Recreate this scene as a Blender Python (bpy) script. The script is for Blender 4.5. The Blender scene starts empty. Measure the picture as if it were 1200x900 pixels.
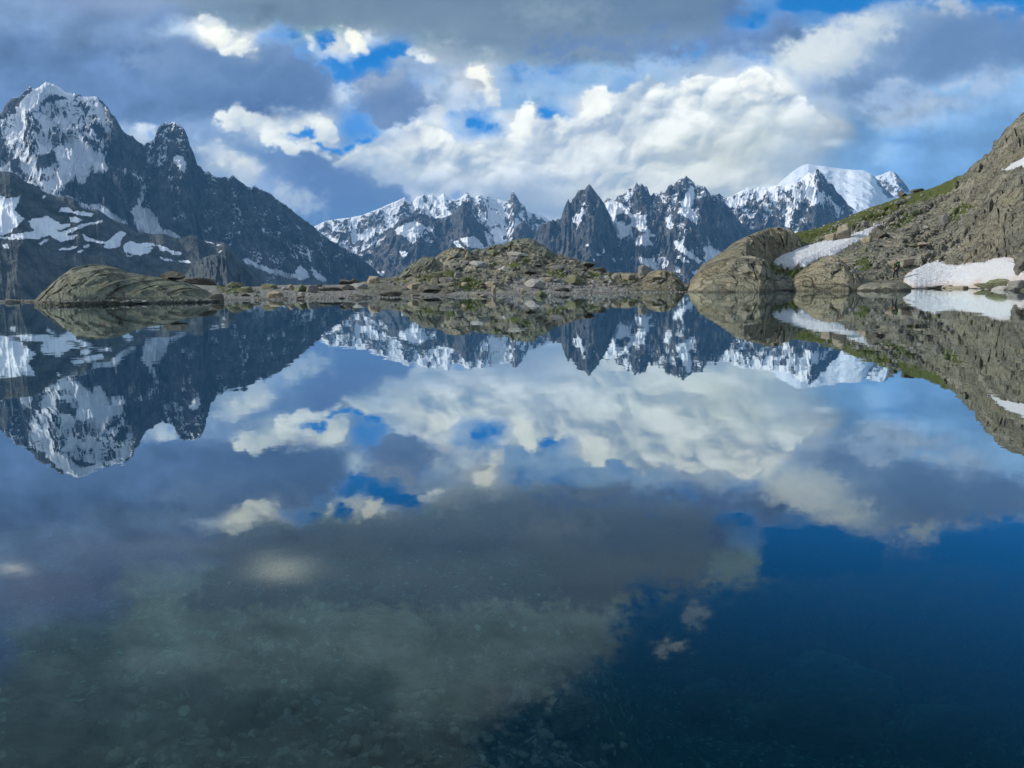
import bpy, bmesh, math, random
import numpy as np
from mathutils import Matrix, Vector

random.seed(7)
RNG = np.random.RandomState(7)
SC = bpy.context.scene
COL = SC.collection
R = math.radians

# ------------------------------------------------------------------ camera
H_CAM = 0.9
F = 940.0
PITCH = math.atan((450 - 330.5) / F)
ROLL = R(-0.6)
cp, sp = math.cos(PITCH), math.sin(PITCH)
cr, sr = math.cos(ROLL), math.sin(ROLL)
X0 = np.array([1., 0, 0]); U0 = np.array([0, sp, cp]); FW = np.array([0, cp, -sp])
RIGHT = cr * X0 + sr * U0
UP = -sr * X0 + cr * U0
CAMP = np.array([0, 0, H_CAM])

cam_d = bpy.data.cameras.new('camera')
cam = bpy.data.objects.new('camera', cam_d)
COL.objects.link(cam)
m = Matrix.Identity(4)
for i in range(3):
    m[i][0] = RIGHT[i]; m[i][1] = UP[i]; m[i][2] = -FW[i]; m[i][3] = CAMP[i]
cam.matrix_world = m
cam_d.sensor_width = 36
cam_d.lens = F / 1200 * 36
cam_d.clip_start = 0.05
cam_d.clip_end = 120000
SC.camera = cam

def pix_dir(px, py):
    """direction in the world of a point of the photograph (used to read bearings and elevations off it)"""
    px = np.asarray(px, float); py = np.asarray(py, float)
    u = (px - 600) / F; v = (450 - py) / F
    return (u[..., None] * RIGHT + v[..., None] * UP + FW)
def pix_at(px, py):
    d = pix_dir(px, py)
    az = np.arctan2(d[..., 0], d[..., 1]); T = d[..., 2] / np.hypot(d[..., 0], d[..., 1])
    return az, T
def dir_pix(d):
    z = d @ FW
    return 600 + F * (d @ RIGHT) / z, 450 - F * (d @ UP) / z
def azT_pix(az, T):
    d = np.stack([np.sin(az), np.cos(az), T], -1)
    return dir_pix(d)

# ------------------------------------------------------------------ light settings
EXPOSURE = 0.38
SUN_EL, SUN_AZ = 31.0, -97.0       # bearing of the sun, degrees from the view axis, negative = left
SUN_STRENGTH = 3.4
SKY_STRENGTH = 0.1
vs = SC.view_settings
vs.view_transform = 'Standard'; vs.look = 'None'; vs.gamma = 1; vs.exposure = EXPOSURE
vs.use_curve_mapping = False
sd = bpy.data.lights.new('sun', 'SUN')
sd.energy = SUN_STRENGTH; sd.angle = R(5); sd.color = (1, .93, .82)
sun = bpy.data.objects.new('sun', sd); COL.objects.link(sun)
sv = Vector((math.sin(R(SUN_AZ)) * math.cos(R(SUN_EL)), math.cos(R(SUN_AZ)) * math.cos(R(SUN_EL)), math.sin(R(SUN_EL))))
sun.rotation_euler = sv.to_track_quat('Z', 'Y').to_euler()
cy = SC.cycles
cy.max_bounces = 6; cy.diffuse_bounces = 2; cy.glossy_bounces = 3; cy.transmission_bounces = 3
cy.transparent_max_bounces = 8; cy.volume_bounces = 0
cy.sample_clamp_indirect = 4
cy.use_denoising = True

# ------------------------------------------------------------------ node helpers
def s2l(c):
    c = c / 255.
    return c / 12.92 if c <= .04045 else ((c + .055) / 1.055) ** 2.4
def srgb(r, g, b): return (s2l(r), s2l(g), s2l(b))

class NT:
    def __init__(s, nt): s.nt = nt
    def new(s, t, **k):
        n = s.nt.nodes.new(t)
        for a, b in k.items(): setattr(n, a, b)
        return n
    def put(s, sock, v):
        if v is None: return
        if isinstance(v, bpy.types.NodeSocket): s.nt.links.new(v, sock)
        elif isinstance(v, (tuple, list)):
            if len(sock.default_value) == 4 and len(v) == 3: v = (*v, 1)
            sock.default_value = v
        else: sock.default_value = v
    def math(s, op, a, b=None, c=None, clamp=False):
        n = s.new('ShaderNodeMath', operation=op, use_clamp=clamp)
        s.put(n.inputs[0], a); s.put(n.inputs[1], b)
        if c is not None: s.put(n.inputs[2], c)
        return n.outputs[0]
    def add(s, a, b): return s.math('ADD', a, b)
    def sub(s, a, b): return s.math('SUBTRACT', a, b)
    def mul(s, a, b): return s.math('MULTIPLY', a, b)
    def vmath(s, op, a, b=None, out=0):
        n = s.new('ShaderNodeVectorMath', operation=op)
        s.put(n.inputs[0], a)
        if b is not None: s.put(n.inputs[3 if op == 'SCALE' else 1], b)
        return n.outputs[out]
    def smooth(s, x, a, b, lo=0., hi=1.):
        n = s.new('ShaderNodeMapRange', interpolation_type='SMOOTHSTEP')
        s.put(n.inputs['Value'], x)
        n.inputs['From Min'].default_value = a; n.inputs['From Max'].default_value = b
        n.inputs['To Min'].default_value = lo; n.inputs['To Max'].default_value = hi
        return n.outputs[0]
    def lin(s, x, a, b, lo=0., hi=1., clamp=True):
        n = s.new('ShaderNodeMapRange', clamp=clamp)
        s.put(n.inputs['Value'], x)
        n.inputs['From Min'].default_value = a; n.inputs['From Max'].default_value = b
        n.inputs['To Min'].default_value = lo; n.inputs['To Max'].default_value = hi
        return n.outputs[0]
    def noise(s, vec, scale, detail=4., rough=.5, dist=0., typ='FBM', lac=2., color=False, norm=True):
        n = s.new('ShaderNodeTexNoise', noise_type=typ)
        n.noise_dimensions = '3D'
        if typ == 'FBM': n.normalize = norm
        s.put(n.inputs['Vector'], vec)
        n.inputs['Scale'].default_value = scale; n.inputs['Detail'].default_value = detail
        n.inputs['Roughness'].default_value = rough; n.inputs['Distortion'].default_value = dist
        n.inputs['Lacunarity'].default_value = lac
        return n.outputs['Color' if color else 'Fac']
    def voronoi(s, vec, scale, feature='DISTANCE_TO_EDGE', rnd=1.):
        n = s.new('ShaderNodeTexVoronoi', feature=feature)
        s.put(n.inputs['Vector'], vec); n.inputs['Scale'].default_value = scale
        n.inputs['Randomness'].default_value = rnd
        return n.outputs[0]
    def mix(s, f, a, b, blend='MIX'):
        n = s.new('ShaderNodeMix', data_type='RGBA', blend_type=blend)
        s.put(n.inputs[0], f); s.put(n.inputs[6], a); s.put(n.inputs[7], b)
        return n.outputs[2]
    def fmix(s, f, a, b):
        n = s.new('ShaderNodeMix', data_type='FLOAT')
        s.put(n.inputs[0], f); s.put(n.inputs[2], a); s.put(n.inputs[3], b)
        return n.outputs[0]
    def ramp(s, f, stops, interp='LINEAR'):
        n = s.new('ShaderNodeValToRGB'); cr_ = n.color_ramp; cr_.interpolation = interp
        while len(cr_.elements) > 1: cr_.elements.remove(cr_.elements[-1])
        for i, (p, c) in enumerate(stops):
            e = cr_.elements[0] if i == 0 else cr_.elements.new(p)
            e.position = p; e.color = c if len(c) == 4 else (*c, 1)
        s.put(n.inputs[0], f)
        return n
    def attr(s, name):
        n = s.new('ShaderNodeAttribute', attribute_name=name)
        return n.outputs['Fac']
    def xyz(s, v):
        n = s.new('ShaderNodeSeparateXYZ'); s.put(n.inputs[0], v); return n.outputs
    def comb(s, x, y, z):
        n = s.new('ShaderNodeCombineXYZ'); s.put(n.inputs[0], x); s.put(n.inputs[1], y); s.put(n.inputs[2], z)
        return n.outputs[0]
    def bump(s, h, dist, strength=1., normal=None):
        n = s.new('ShaderNodeBump'); s.put(n.inputs['Height'], h)
        n.inputs['Distance'].default_value = dist; n.inputs['Strength'].default_value = strength
        if normal is not None: s.put(n.inputs['Normal'], normal)
        return n.outputs[0]

def material(name):
    mt = bpy.data.materials.new(name); mt.use_nodes = True
    mt.node_tree.nodes.clear()
    t = NT(mt.node_tree)
    out = t.new('ShaderNodeOutputMaterial')
    return mt, t, out
def principled(t, out, color, rough=.9, normal=None, spec=.3, **kw):
    p = t.new('ShaderNodeBsdfPrincipled')
    t.put(p.inputs['Base Color'], color); t.put(p.inputs['Roughness'], rough)
    p.inputs['Specular IOR Level'].default_value = spec
    if normal is not None: t.put(p.inputs['Normal'], normal)
    for k, v in kw.items(): t.put(p.inputs[k], v)
    t.nt.links.new(p.outputs[0], out.inputs[0])
    return p

# ------------------------------------------------------------------ numpy noise
_perm = RNG.permutation(4096).astype(np.int64)
_g2 = np.stack([np.cos(np.arange(4096) * 2.39996), np.sin(np.arange(4096) * 2.39996)], 1)
def perlin(x, y, seed=0):
    x = np.asarray(x, float); y = np.asarray(y, float)
    xi = np.floor(x).astype(np.int64); yi = np.floor(y).astype(np.int64)
    xf = x - xi; yf = y - yi
    u = xf * xf * xf * (xf * (xf * 6 - 15) + 10); v = yf * yf * yf * (yf * (yf * 6 - 15) + 10)
    def g(ix, iy, dx, dy):
        h = _perm[(_perm[(ix + seed * 131) & 4095] + iy) & 4095]
        return _g2[h, 0] * dx + _g2[h, 1] * dy
    a = g(xi, yi, xf, yf); b = g(xi + 1, yi, xf - 1, yf)
    c = g(xi, yi + 1, xf, yf - 1); d = g(xi + 1, yi + 1, xf - 1, yf - 1)
    ab = a + (b - a) * u; cd = c + (d - c) * u
    return (ab + (cd - ab) * v) * 1.5
def fbm(x, y, o=5, seed=0, rough=.5):
    s = 0; a = 1; t = 0
    for i in range(o):
        s = s + a * perlin(x * 2 ** i + 17.3 * i, y * 2 ** i - 9.1 * i, seed + i); t += a; a *= rough
    return s / t
def billow(x, y, o=5, seed=0, rough=.5):
    s = 0; a = 1; t = 0
    for i in range(o):
        s = s + a * np.abs(perlin(x * 2 ** i + 7.3 * i, y * 2 ** i - 3.1 * i, seed + i)); t += a; a *= rough
    return s / t
def ridged(x, y, o=5, seed=0, rough=.55):
    s = 0; a = 1; t = 0; w = 1
    for i in range(o):
        n = 1 - np.abs(perlin(x * 2 ** i + 5.3 * i, y * 2 ** i + 2.1 * i, seed + i)) * 1.6
        n = np.clip(n, 0, 1) ** 2 * w
        s = s + a * n; t += a; a *= rough; w = np.clip(n * 1.6, 0.25, 1)
    return s / t
def worley(x, y, seed=0):
    """F1, F2-F1 and a random number of the cell"""
    xi = np.floor(x).astype(np.int64); yi = np.floor(y).astype(np.int64)
    f1 = np.full(x.shape, 9.); f2 = np.full(x.shape, 9.); cid = np.zeros(x.shape)
    for dx in (-1, 0, 1):
        for dy in (-1, 0, 1):
            h = _perm[(_perm[(xi + dx + seed * 57) & 4095] + yi + dy) & 4095]
            px = xi + dx + (h % 64) / 64.; py = yi + dy + (h // 64) / 64.
            d = np.hypot(px - x, py - y)
            near = d < f1
            f2 = np.where(near, f1, np.minimum(f2, d)); cid = np.where(near, (h * 7 % 4096) / 4096., cid)
            f1 = np.where(near, d, f1)
    return f1, f2 - f1, cid
def sstep(a, b, x):
    t = np.clip((x - a) / (b - a), 0, 1); return t * t * (3 - 2 * t)
def inpoly(px, py, poly):
    r = np.zeros(px.shape, bool); n = len(poly)
    xs_ = [p[0] for p in poly]; ys_ = [p[1] for p in poly]
    box = (px >= min(xs_)) & (px <= max(xs_)) & (py >= min(ys_)) & (py <= max(ys_))
    if not box.any(): return r
    bx, by = px[box], py[box]; c = np.zeros(bx.shape, bool)
    for i in range(n):
        x1, y1 = poly[i]; x2, y2 = poly[(i + 1) % n]
        if y1 == y2: continue
        c ^= ((y1 > by) != (y2 > by)) & (bx < (x2 - x1) * (by - y1) / (y2 - y1) + x1)
    r[box] = c
    return r

# ------------------------------------------------------------------ sky
# broad cloud cover: colour of the cloud there and how closed the cover is (0 = open blue)
PAL = {
 'a': (84, 104, 148, 1), 'b': (96, 120, 162, 1), 'c': (114, 138, 176, 1), 'd': (146, 166, 196, 1),
 'e': (176, 188, 202, 1), 'f': (206, 210, 214, 1), 'g': (238, 237, 230, 1), 'h': (224, 224, 208, 1),
 'n': (104, 122, 140, 1), 'm': (130, 154, 160, 1), 'k': (98, 120, 128, 1), 'B': (150, 175, 210, 0), 's': (140, 172, 214, .45),
 'p': (146, 178, 212, .85), 'q': (112, 150, 196, 1)}
ROWS_D = [
 (0,   "ccbbbnnnnnnnnnnnnbbbbbsBBBBeeBB"),
 (20,  "cccccbnnnnnnnnnnmmbbbbBbsffeddd"),
 (40,  "bbcccdgfsmmfcmnnnnbbbbbbcdebbbb"),
 (60,  "bbbbbbbecsfBBemmbnnbsbccddcbbbb"),
 (80,  "bbbbbbbaabsBddfsspppdedeedccccp"),
 (100, "bbbbbbbaaacbbdfppppfgefgdcccpdp"),
 (120, "bbbbbbbaaadbbedppffegfggeddedpp"),
 (140, "bbbbbbceffssdfsfsgfffgghfqedpqq"),
 (160, "bbbbebdeefssffsfgffhhhefeqpqqqq"),
 (180, "ccccccecbbfgffffffffhhedqqpqqqq"),
 (200, "ccccccefcbbeeeeffffhhhedpqqqqqq"),
 (220, "ccccccdedebbfedddeffhhhhedqqqqq"),
 (240, "ccccccddefcbdddddfffhhhhedqqqqq"),
 (260, "ccccccdddfccdddddfffhhhhedqqqqq"),
 (340, "ccccccdddfccdddddfffhhhhedqqqqq")]
ROWS_R = [
 (600, "ccccccccnnkkkkkkkkkkkkkkddeeddd"),
 (640, "ccccccccdmmmmmmmmmmmmmmmddddddd"),
 (700, "ccbbmmmmmmmmmmmmmmmmmmmdddddddd"),
 (760, "bkkk" + "m" * 27),
 (820, "k" * 12 + "m" * 19),
 (880, "k" * 31),
 (960, "k" * 31)]

def letters(rows):
    return np.array([y for y, _ in rows], float), np.array([[PAL[ch] for ch in r] for _, r in rows], float)
YD, GD = letters(ROWS_D); YR, GR = letters(ROWS_R)
def sample(ys, g, px, py):
    fx = np.clip(px / 40, 0, 29.999); ix = fx.astype(int); fx = fx - ix
    fx = fx * fx * (3 - 2 * fx)
    py = np.clip(py, ys[0], ys[-1] - 1e-3)
    iy = np.clip(np.searchsorted(ys, py.ravel(), 'right').reshape(py.shape) - 1, 0, len(ys) - 2)
    fy = (py - ys[iy]) / (ys[iy + 1] - ys[iy]); fy = fy * fy * (3 - 2 * fy)
    fx = fx[..., None]; fy = fy[..., None]
    a = g[iy, ix] * (1 - fx) + g[iy, ix + 1] * fx
    b = g[iy + 1, ix] * (1 - fx) + g[iy + 1, ix + 1] * fx
    return a * (1 - fy) + b * fy
SKA0, SKA1, SKE0, SKE1 = R(-46), R(46), R(-2), R(46)
SW, SH = 1530, 800
ga, ge = np.meshgrid(SKA0 + (SKA1 - SKA0) * (np.arange(SW) + .5) / SW, SKE0 + (SKE1 - SKE0) * (np.arange(SH) + .5) / SH)
KX, KY = azT_pix(ga, np.tan(ge))
def mirror_pix(px, py):
    """a cloud seen mirrored in the lake: where it stands in the sky"""
    a, T = pix_at(px, py); return azT_pix(a, -T)
# fields of noise in bearings / elevations
fine1 = fbm(KX / 60, KY / 44, 8, 401, .58); fine2 = fbm(KX / 60 + 31, KY / 44 + 7, 8, 421, .58)
wide1 = fbm(KX / 190, KY / 110, 4, 431); wide2 = fbm(KX / 190 + 9, KY / 110, 4, 441)
bx_ = KX + 16 * fine1; by_ = KY + 14 * fine2
ragged = fbm(KX / 17, KY / 13, 6, 491, .62)
puffs = billow(bx_ / 75, by_ / 62, 5, 451, .50)
def blur(m, s):
    if s < .4: return m
    n = int(3 * s) + 1; k = np.exp(-.5 * (np.arange(-n, n + 1) / s) ** 2); k /= k.sum()
    p = np.pad(m, ((n, n), (0, 0)), 'edge'); m = sum(k[i] * p[i:i + m.shape[0]] for i in range(2 * n + 1))
    p = np.pad(m, ((0, 0), (n, n)), 'edge'); return sum(k[i] * p[:, i:i + m.shape[1]] for i in range(2 * n + 1))
def lit_of(h, s):
    g_y, g_x = np.gradient(blur(h, s)); v = g_x * .5 - g_y * .85; return v / (v.std() + 1e-9)
plight = np.clip(.42 * lit_of(puffs, .9) + .42 * lit_of(puffs, 4) + .45 * lit_of(puffs, 10), -1.8, 1.8) * .68
fl = fbm(KX / 130 + wide1, KY / 62, 6, 461, .5)
flight = np.clip(.15 * lit_of(fl, 2) + .3 * lit_of(fl, 7) + .4 * lit_of(fl, 14), -1.5, 1.5) * .6
# base cover
wxp = KX + 34 * wide1 + 30 * fine1; wyp = KY + 18 * wide2 + 20 * fine2
base = sample(YD, GD, wxp, wyp)
upx, upy = azT_pix(ga, -np.tan(ge))
up = sample(YR, GR, upx + 30 * fine1 + 20 * wide1, upy + 26 * fine2)
wup = sstep(10, -30, KY)[..., None] if False else (1 - sstep(-34, 4, KY))[..., None]
base = base * (1 - wup) + up * wup
rgb = base[..., :3].copy(); cov = base[..., 3].copy()
lumb = rgb.mean(-1) / 255
rgb *= (1 + (.06 * flight + .22 * fine1 + .18 * wide2 + .06 * ragged)[..., None])
# blobs: gaussian blur of a mask
def shape_mask(poly, soft, amp, sharp, ns=None):
    """cloud outline: polygon blurred by `soft` then broken up by fine noise"""
    xs_ = [p[0] for p in poly]; ys_ = [p[1] for p in poly]; pad = soft * 4 + 12
    box = (KX > min(xs_) - pad) & (KX < max(xs_) + pad) & (KY > min(ys_) - pad) & (KY < max(ys_) + pad)
    rr, cc = np.nonzero(box)
    if len(rr) == 0: return None
    sl = (slice(rr.min(), rr.max() + 1), slice(cc.min(), cc.max() + 1))
    m = blur(inpoly(KX[sl] + amp * 4.4 * fine1[sl], KY[sl] + amp * 3.6 * fine2[sl], poly).astype(float), soft * 1.05)
    f = (ns if ns is not None else fine1)[sl]
    phi = m + (f * .15 + ragged[sl] * .17) * amp * np.clip(4 * m * (1 - m) + .12, 0, 1)
    return sl, sstep(.5 - sharp * 1.15, .5 + sharp * 1.15, phi)
def layer(poly, lit, mid, shade, soft=5, amp=6, sharp=.22, op=1., kp=.5, kf=.25, rim=0., grad=None, fade=None):
    global rgb, cov
    r = shape_mask(poly, soft, amp, sharp)
    if r is None: return
    sl, a = r; a = a * op
    if fade is not None: a = a * np.clip(fade[sl], 0, 1)
    L = kp * plight[sl] + kf * flight[sl] + kp * .4 * (puffs[sl] - .22) * 3 + .3 * wide1[sl] + .30 * fine2[sl] + (.10 + .45 * kp) * ragged[sl]
    if rim:                                          # thin edges let the light through
        inner = blur(a, 7); L = L + rim * (a - inner) * 2
    if grad:
        (x0, y0), (x1, y1), k = grad
        tg = ((KX[sl] - x0) * (x1 - x0) + (KY[sl] - y0) * (y1 - y0)) / ((x1 - x0) ** 2 + (y1 - y0) ** 2)
        L = L + k * (1 - 2 * np.clip(tg, 0, 1))
    L = np.clip(L, -1, 1)[..., None]
    lit, mid, shade = (np.array(c, float) for c in (lit, mid, shade))
    c = mid + (lit - mid) * np.clip(L, 0, 1) + (shade - mid) * np.clip(-L, 0, 1)
    rgb[sl] = rgb[sl] * (1 - a[..., None]) + c * a[..., None]
    cov[sl] = np.maximum(cov[sl], 0) * (1 - a) + a
def hole(poly, soft=4, amp=7, sharp=.3, op=1.):
    global cov
    r = shape_mask(poly, soft, amp, sharp)
    if r is None: return
    sl, a = r; cov[sl] = cov[sl] * (1 - a * op)
def glow(x, y, rx, ry, c, op):
    a = op * np.exp(-(((KX - x + 6 * fine1) / rx) ** 2 + ((KY - y + 6 * fine2) / ry) ** 2))[..., None]
    rgb[:] = rgb * (1 - a) + np.array(c, float) * a
WHITE = ((250, 251, 250), (226, 227, 224), (176, 186, 200))
WARM = ((250, 250, 242), (220, 224, 222), (172, 184, 200))
DARK = ((122, 144, 178), (90, 114, 154), (72, 94, 134))
GREY = ((150, 160, 172), (110, 126, 152), (88, 106, 136))
# open blue gaps
hole([(846,12),(870,8),(890,10),(886,24),(850,24)], 6, 5, .4, .9)
hole([(918,-60),(920,6),(932,12),(945,6),(958,16),(972,21),(990,17),(1015,7),(1040,1),(1066,-10),(1070,-60)], 3, 4, .3)
hole([(1132,-40),(1140,0),(1160,5),(1190,9),(1260,14),(1260,-60)], 3, 3, .3)
hole([(332,32),(346,28),(358,38),(352,47),(340,42)], 4, 8)
hole([(366,42),(378,38),(392,48),(388,58),(372,56)], 4, 8)
hole([(376,80),(386,68),(402,70),(420,84),(428,96),(408,98),(388,94)], 4, 8, .35, .9)
hole([(412,70),(424,62),(438,58),(450,50),(466,46),(484,52),(488,62),(480,72),(462,75),(446,72),(438,80),(426,84)], 4, 8)
hole([(380,150),(395,132),(420,124),(444,130),(446,150),(420,160),(396,166)], 8, 8, .5, .55)
hole([(336,158),(345,150),(360,152),(378,160),(392,166),(412,160),(444,157),(446,166),(424,172),(404,178),(386,182),(372,170),(352,163)], 3, 7)
hole([(526,136),(550,130),(572,137),(596,150),(588,158),(565,156),(550,157),(538,148)], 4, 7)
hole([(598,164),(606,162),(610,170),(602,172)], 3, 5)
hole([(618,134),(640,130),(664,134),(678,136),(662,144),(640,146),(628,142)], 4, 6)
hole([(716,96),(738,88),(756,90),(750,102),(730,108)], 5, 6, .4, .7)
hole([(628,80),(660,84),(690,90),(680,98),(640,92)], 7, 7, .5, .5)
hole([(790,60),(812,54),(826,58),(810,68)], 5, 7, .4, .6)
hole([(596,78),(612,80),(606,90),(594,88)], 4, 7, .4, .7)
hole([(870,68),(886,62),(910,70),(900,80),(880,74)], 5, 7, .4, .6)
hole([(168,152),(176,150),(182,158),(176,163)], 3, 4, .4, .8)
# veils and grey masses
layer([(560,90),(640,76),(720,72),(800,60),(840,80),(800,100),(700,108),(640,120),(560,112)], (205,218,230),(165,188,215),(140,165,200), 12, 9, .45, .5)
layer([(-200,-90),(160,-90),(230,4),(280,14),(330,22),(362,34),(400,39),(446,40),(500,46),(530,58),(560,68),(592,73),(640,72),(684,69),(724,66),(765,58),(806,50),(850,36),(842,0),(850,-90)],
      (150,158,166), (112,128,144), (92,110,130), 9, 7, .4, .85, .10, .30, grad=((500,75),(500,20),.55))
layer([(600,12),(660,14),(720,22),(730,36),(690,44),(640,42),(600,32)], (146,156,166), (132,144,156), (120,132,150), 14, 6, .5, .6, .1)
layer([(620,44),(680,46),(760,40),(840,50),(900,44),(900,60),(800,66),(700,64),(640,62)], (110,130,165), (90,112,154), (80,100,142), 9, 8, .45, .8, .1)
layer([(130,56),(200,52),(250,58),(300,60),(340,60),(370,70),(386,84),(396,100),(394,118),(380,129),(350,132),(320,131),(296,127),(260,122),(225,116),(190,104),(150,86)], *DARK, 7, 7, .4, .92, .15, .3, grad=((300,60),(320,125),.35))
layer([(150,140),(240,150),(300,160),(330,178),(300,184),(250,172),(216,160)], (130,150,188),(108,132,172),(90,112,154), 9, 8, .4, .7)
layer([(232,30),(244,22),(262,24),(278,30),(292,38),(298,52),(304,60),(288,57),(272,54),(258,46),(244,43),(234,38)], (255,254,240),(226,228,222),(160,175,200), 3.5, 9, .32, .95, .6, .2)
layer([(196,38),(206,38),(226,44),(224,48),(208,44)], (200,212,230),(180,196,220),(150,170,200), 3, 7, .4, .7)
layer([(398,42),(410,38),(428,40),(437,50),(428,58),(416,63),(404,58)], (255,250,232),(232,230,220),(180,190,205), 3.5, 8, .3, .9, .6)
layer([(350,36),(362,42),(372,54),(366,58),(352,50)], (248,246,236),(215,220,224),(170,186,210), 3.5, 8, .4, .8, .5)
layer([(478,70),(490,63),(506,64),(520,74),(506,78),(486,76)], *WARM, 3.5, 8, .3, .9, .5)
layer([(408,112),(420,98),(440,84),(455,79),(470,84),(482,96),(500,99),(522,106),(537,112),(530,120),(506,127),(484,142),(462,147),(442,138),(424,124)], (172,178,188),(112,130,164),(92,112,150), 5, 8, .35, .95, .25, .3, grad=((450,78),(460,120),.7))
layer([(505,44),(560,56),(600,70),(590,78),(560,76),(530,66),(508,56)], (196,198,198),(160,168,178),(130,142,160), 7, 8, .45, .7)
layer([(544,80),(556,77),(572,88),(584,104),(587,119),(577,116),(562,104),(550,94)], (255,250,234),(230,230,222),(180,190,205), 3.5, 8, .3, .95, .6)
layer([(385,112),(400,104),(416,116),(412,124),(394,122)], (220,230,240),(190,205,225),(150,175,210), 5, 9, .45, .7)
layer([(500,98),(530,96),(548,100),(560,112),(590,122),(560,128),(520,122)], (215,222,230),(184,198,216),(150,172,204), 7, 9, .45, .7)
layer([(256,140),(262,128),(280,123),(300,127),(314,138),(332,148),(348,164),(332,174),(312,168),(300,158),(280,152),(266,148)], *WARM, 5, 9, .35, .95, .6, .3)
layer([(300,118),(340,126),(372,130),(372,140),(340,142),(312,138)], (185,195,208),(150,165,188),(120,140,172), 7, 8, .45, .8)
layer([(334,148),(350,140),(372,136),(388,141),(395,152),(388,159),(376,158),(356,150)], *WARM, 3.5, 8, .3, .97, .7)
layer([(340,172),(350,165),(366,163),(376,170),(386,178),(382,186),(356,184),(342,179)], *WARM, 3.5, 8, .3, .97, .7)
layer([(226,166),(250,175),(280,185),(312,189),(322,197),(310,203),(280,198),(250,193),(234,184)], (250,248,236),(218,220,218),(170,184,204), 5, 8, .4, .95, .5)
layer([(158,146),(170,143),(186,149),(188,168),(178,166),(176,158),(166,157)], (250,250,250),(215,224,232),(160,185,215), 3, 6, .4, .9, .4)
hole([(169,153),(176,151),(181,158),(176,162)], 2.5, 4, .4, .8)
# lenticular cloud at the upper right
layer([(905,50),(950,34),(985,21),(1010,11),(1040,4),(1080,2),(1120,7),(1160,10),(1210,16),(1300,34),(1300,70),(1200,66),(1160,72),(1130,84),(1100,92),(1060,98),(1020,99),(980,96),(940,84),(905,68)],
      (214,218,216),(122,144,176),(94,118,156), 7, 5, .4, .95, .08, .22, grad=((1030,4),(1080,60),.95))
layer([(990,24),(1020,14),(1052,14),(1060,24),(1040,32),(1024,42),(1008,46),(990,36)], (226,226,214),(196,204,206),(160,176,196), 8, 8, .5, .75, .3)
layer([(1060,60),(1110,50),(1200,44),(1260,60),(1180,66),(1110,76),(1070,80)], (112,136,172),(94,120,160),(86,110,150), 10, 5, .5, .7, .05)
layer([(940,84),(980,76),(1006,66),(1018,70),(990,88),(950,96)], (214,214,206),(180,190,200),(150,166,190), 7, 8, .5, .6, .3)
layer([(985,104),(1000,108),(1030,112),(1080,106),(1110,104),(1150,86),(1190,76),(1220,74),(1190,90),(1150,104),(1116,124),(1100,134),(1076,128),(1050,134),(1034,134),(1010,120),(996,128),(988,118)], (208,216,226),(170,186,210),(140,164,200), 8, 9, .5, .75, .2, .4)
# the big cumulus
CUM = [(376,190),(398,178),(430,171),(466,160),(480,151),(491,142),(505,147),(520,158),(540,171),(556,176),(576,171),(590,165),(596,150),(598,133),(606,126),(618,127),(625,141),(633,149),(641,139),(655,133),(668,140),
 (679,136),(683,121),(693,109),(707,105),(722,108),(738,106),(748,99),(760,91),(772,93),(786,98),(799,95),(805,86),(820,83),(838,90),(850,95),(862,91),(875,88),(890,79),(902,85),(912,96),(925,100),(940,106),(949,120),(962,130),(970,142),
 (952,152),(944,168),(950,190),(936,220),(930,260),(930,330),(560,330),(540,262),(500,244),(450,228),(420,206)]
cfade = 1 - sstep(880, 985, KX + 60 * fine1 + 40 * wide1 + (150 - KY) * .0) * sstep(96, 150, KY + 40 * fine2)
cfade = cfade * (1 - .8 * sstep(.0, 1., ((560 - KX) / 160 + (KY - 190) / 70) * .6 + 2.2 * wide1 + .8 * fine1))
layer(CUM, (252,252,248), (208,213,214), (148,164,186), 3.2, 6, .22, .97, .85, .30, rim=.5, fade=cfade)
def tint(x, y, rx, ry, c, op):
    m = op * np.exp(-(((KX - x) / rx) ** 2 + ((KY - y) / ry) ** 2)) * (1 + .8 * fine1); m = np.clip(m, 0, 1)[..., None]
    rgb[:] = rgb * (1 - m) + np.array(c, float) * (.6 + .4 * rgb.mean(-1, keepdims=True) / 225) * m
tint(600, 236, 90, 26, (172, 184, 206), .85); tint(540, 212, 60, 14, (196, 202, 212), .5); tint(480, 216, 60, 12, (168, 182, 206), .6)
tint(845, 190, 90, 42, (220, 220, 204), .75); tint(885, 165, 40, 24, (204, 210, 202), .7); tint(935, 190, 34, 40, (186, 198, 206), .9); tint(760, 238, 120, 22, (226, 222, 204), .6)
tint(700, 150, 40, 24, (212, 215, 218), .45); tint(870, 118, 30, 12, (250, 248, 228), .4); tint(638, 175, 30, 14, (190, 198, 210), .5)
# puffed tops in front of the mass
for pl in ([(596,152),(598,134),(606,127),(618,128),(626,142),(622,156),(608,162),(598,160)], [(482,152),(492,143),(506,148),(520,160),(514,176),(498,174),(486,166)],
           [(684,122),(694,109),(708,106),(716,118),(712,136),(700,150),(688,144)], [(800,96),(806,86),(822,84),(828,100),(818,118),(804,122),(798,110)], [(868,108),(880,92),(896,90),(910,104),(902,118),(880,122)],
           [(640,142),(655,134),(668,142),(672,156),(656,164),(642,158)]):
    layer(pl, (255, 253, 240), (238, 237, 230), (192, 198, 206), 4, 8, .4, .8, .8, .3, rim=.4)
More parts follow.
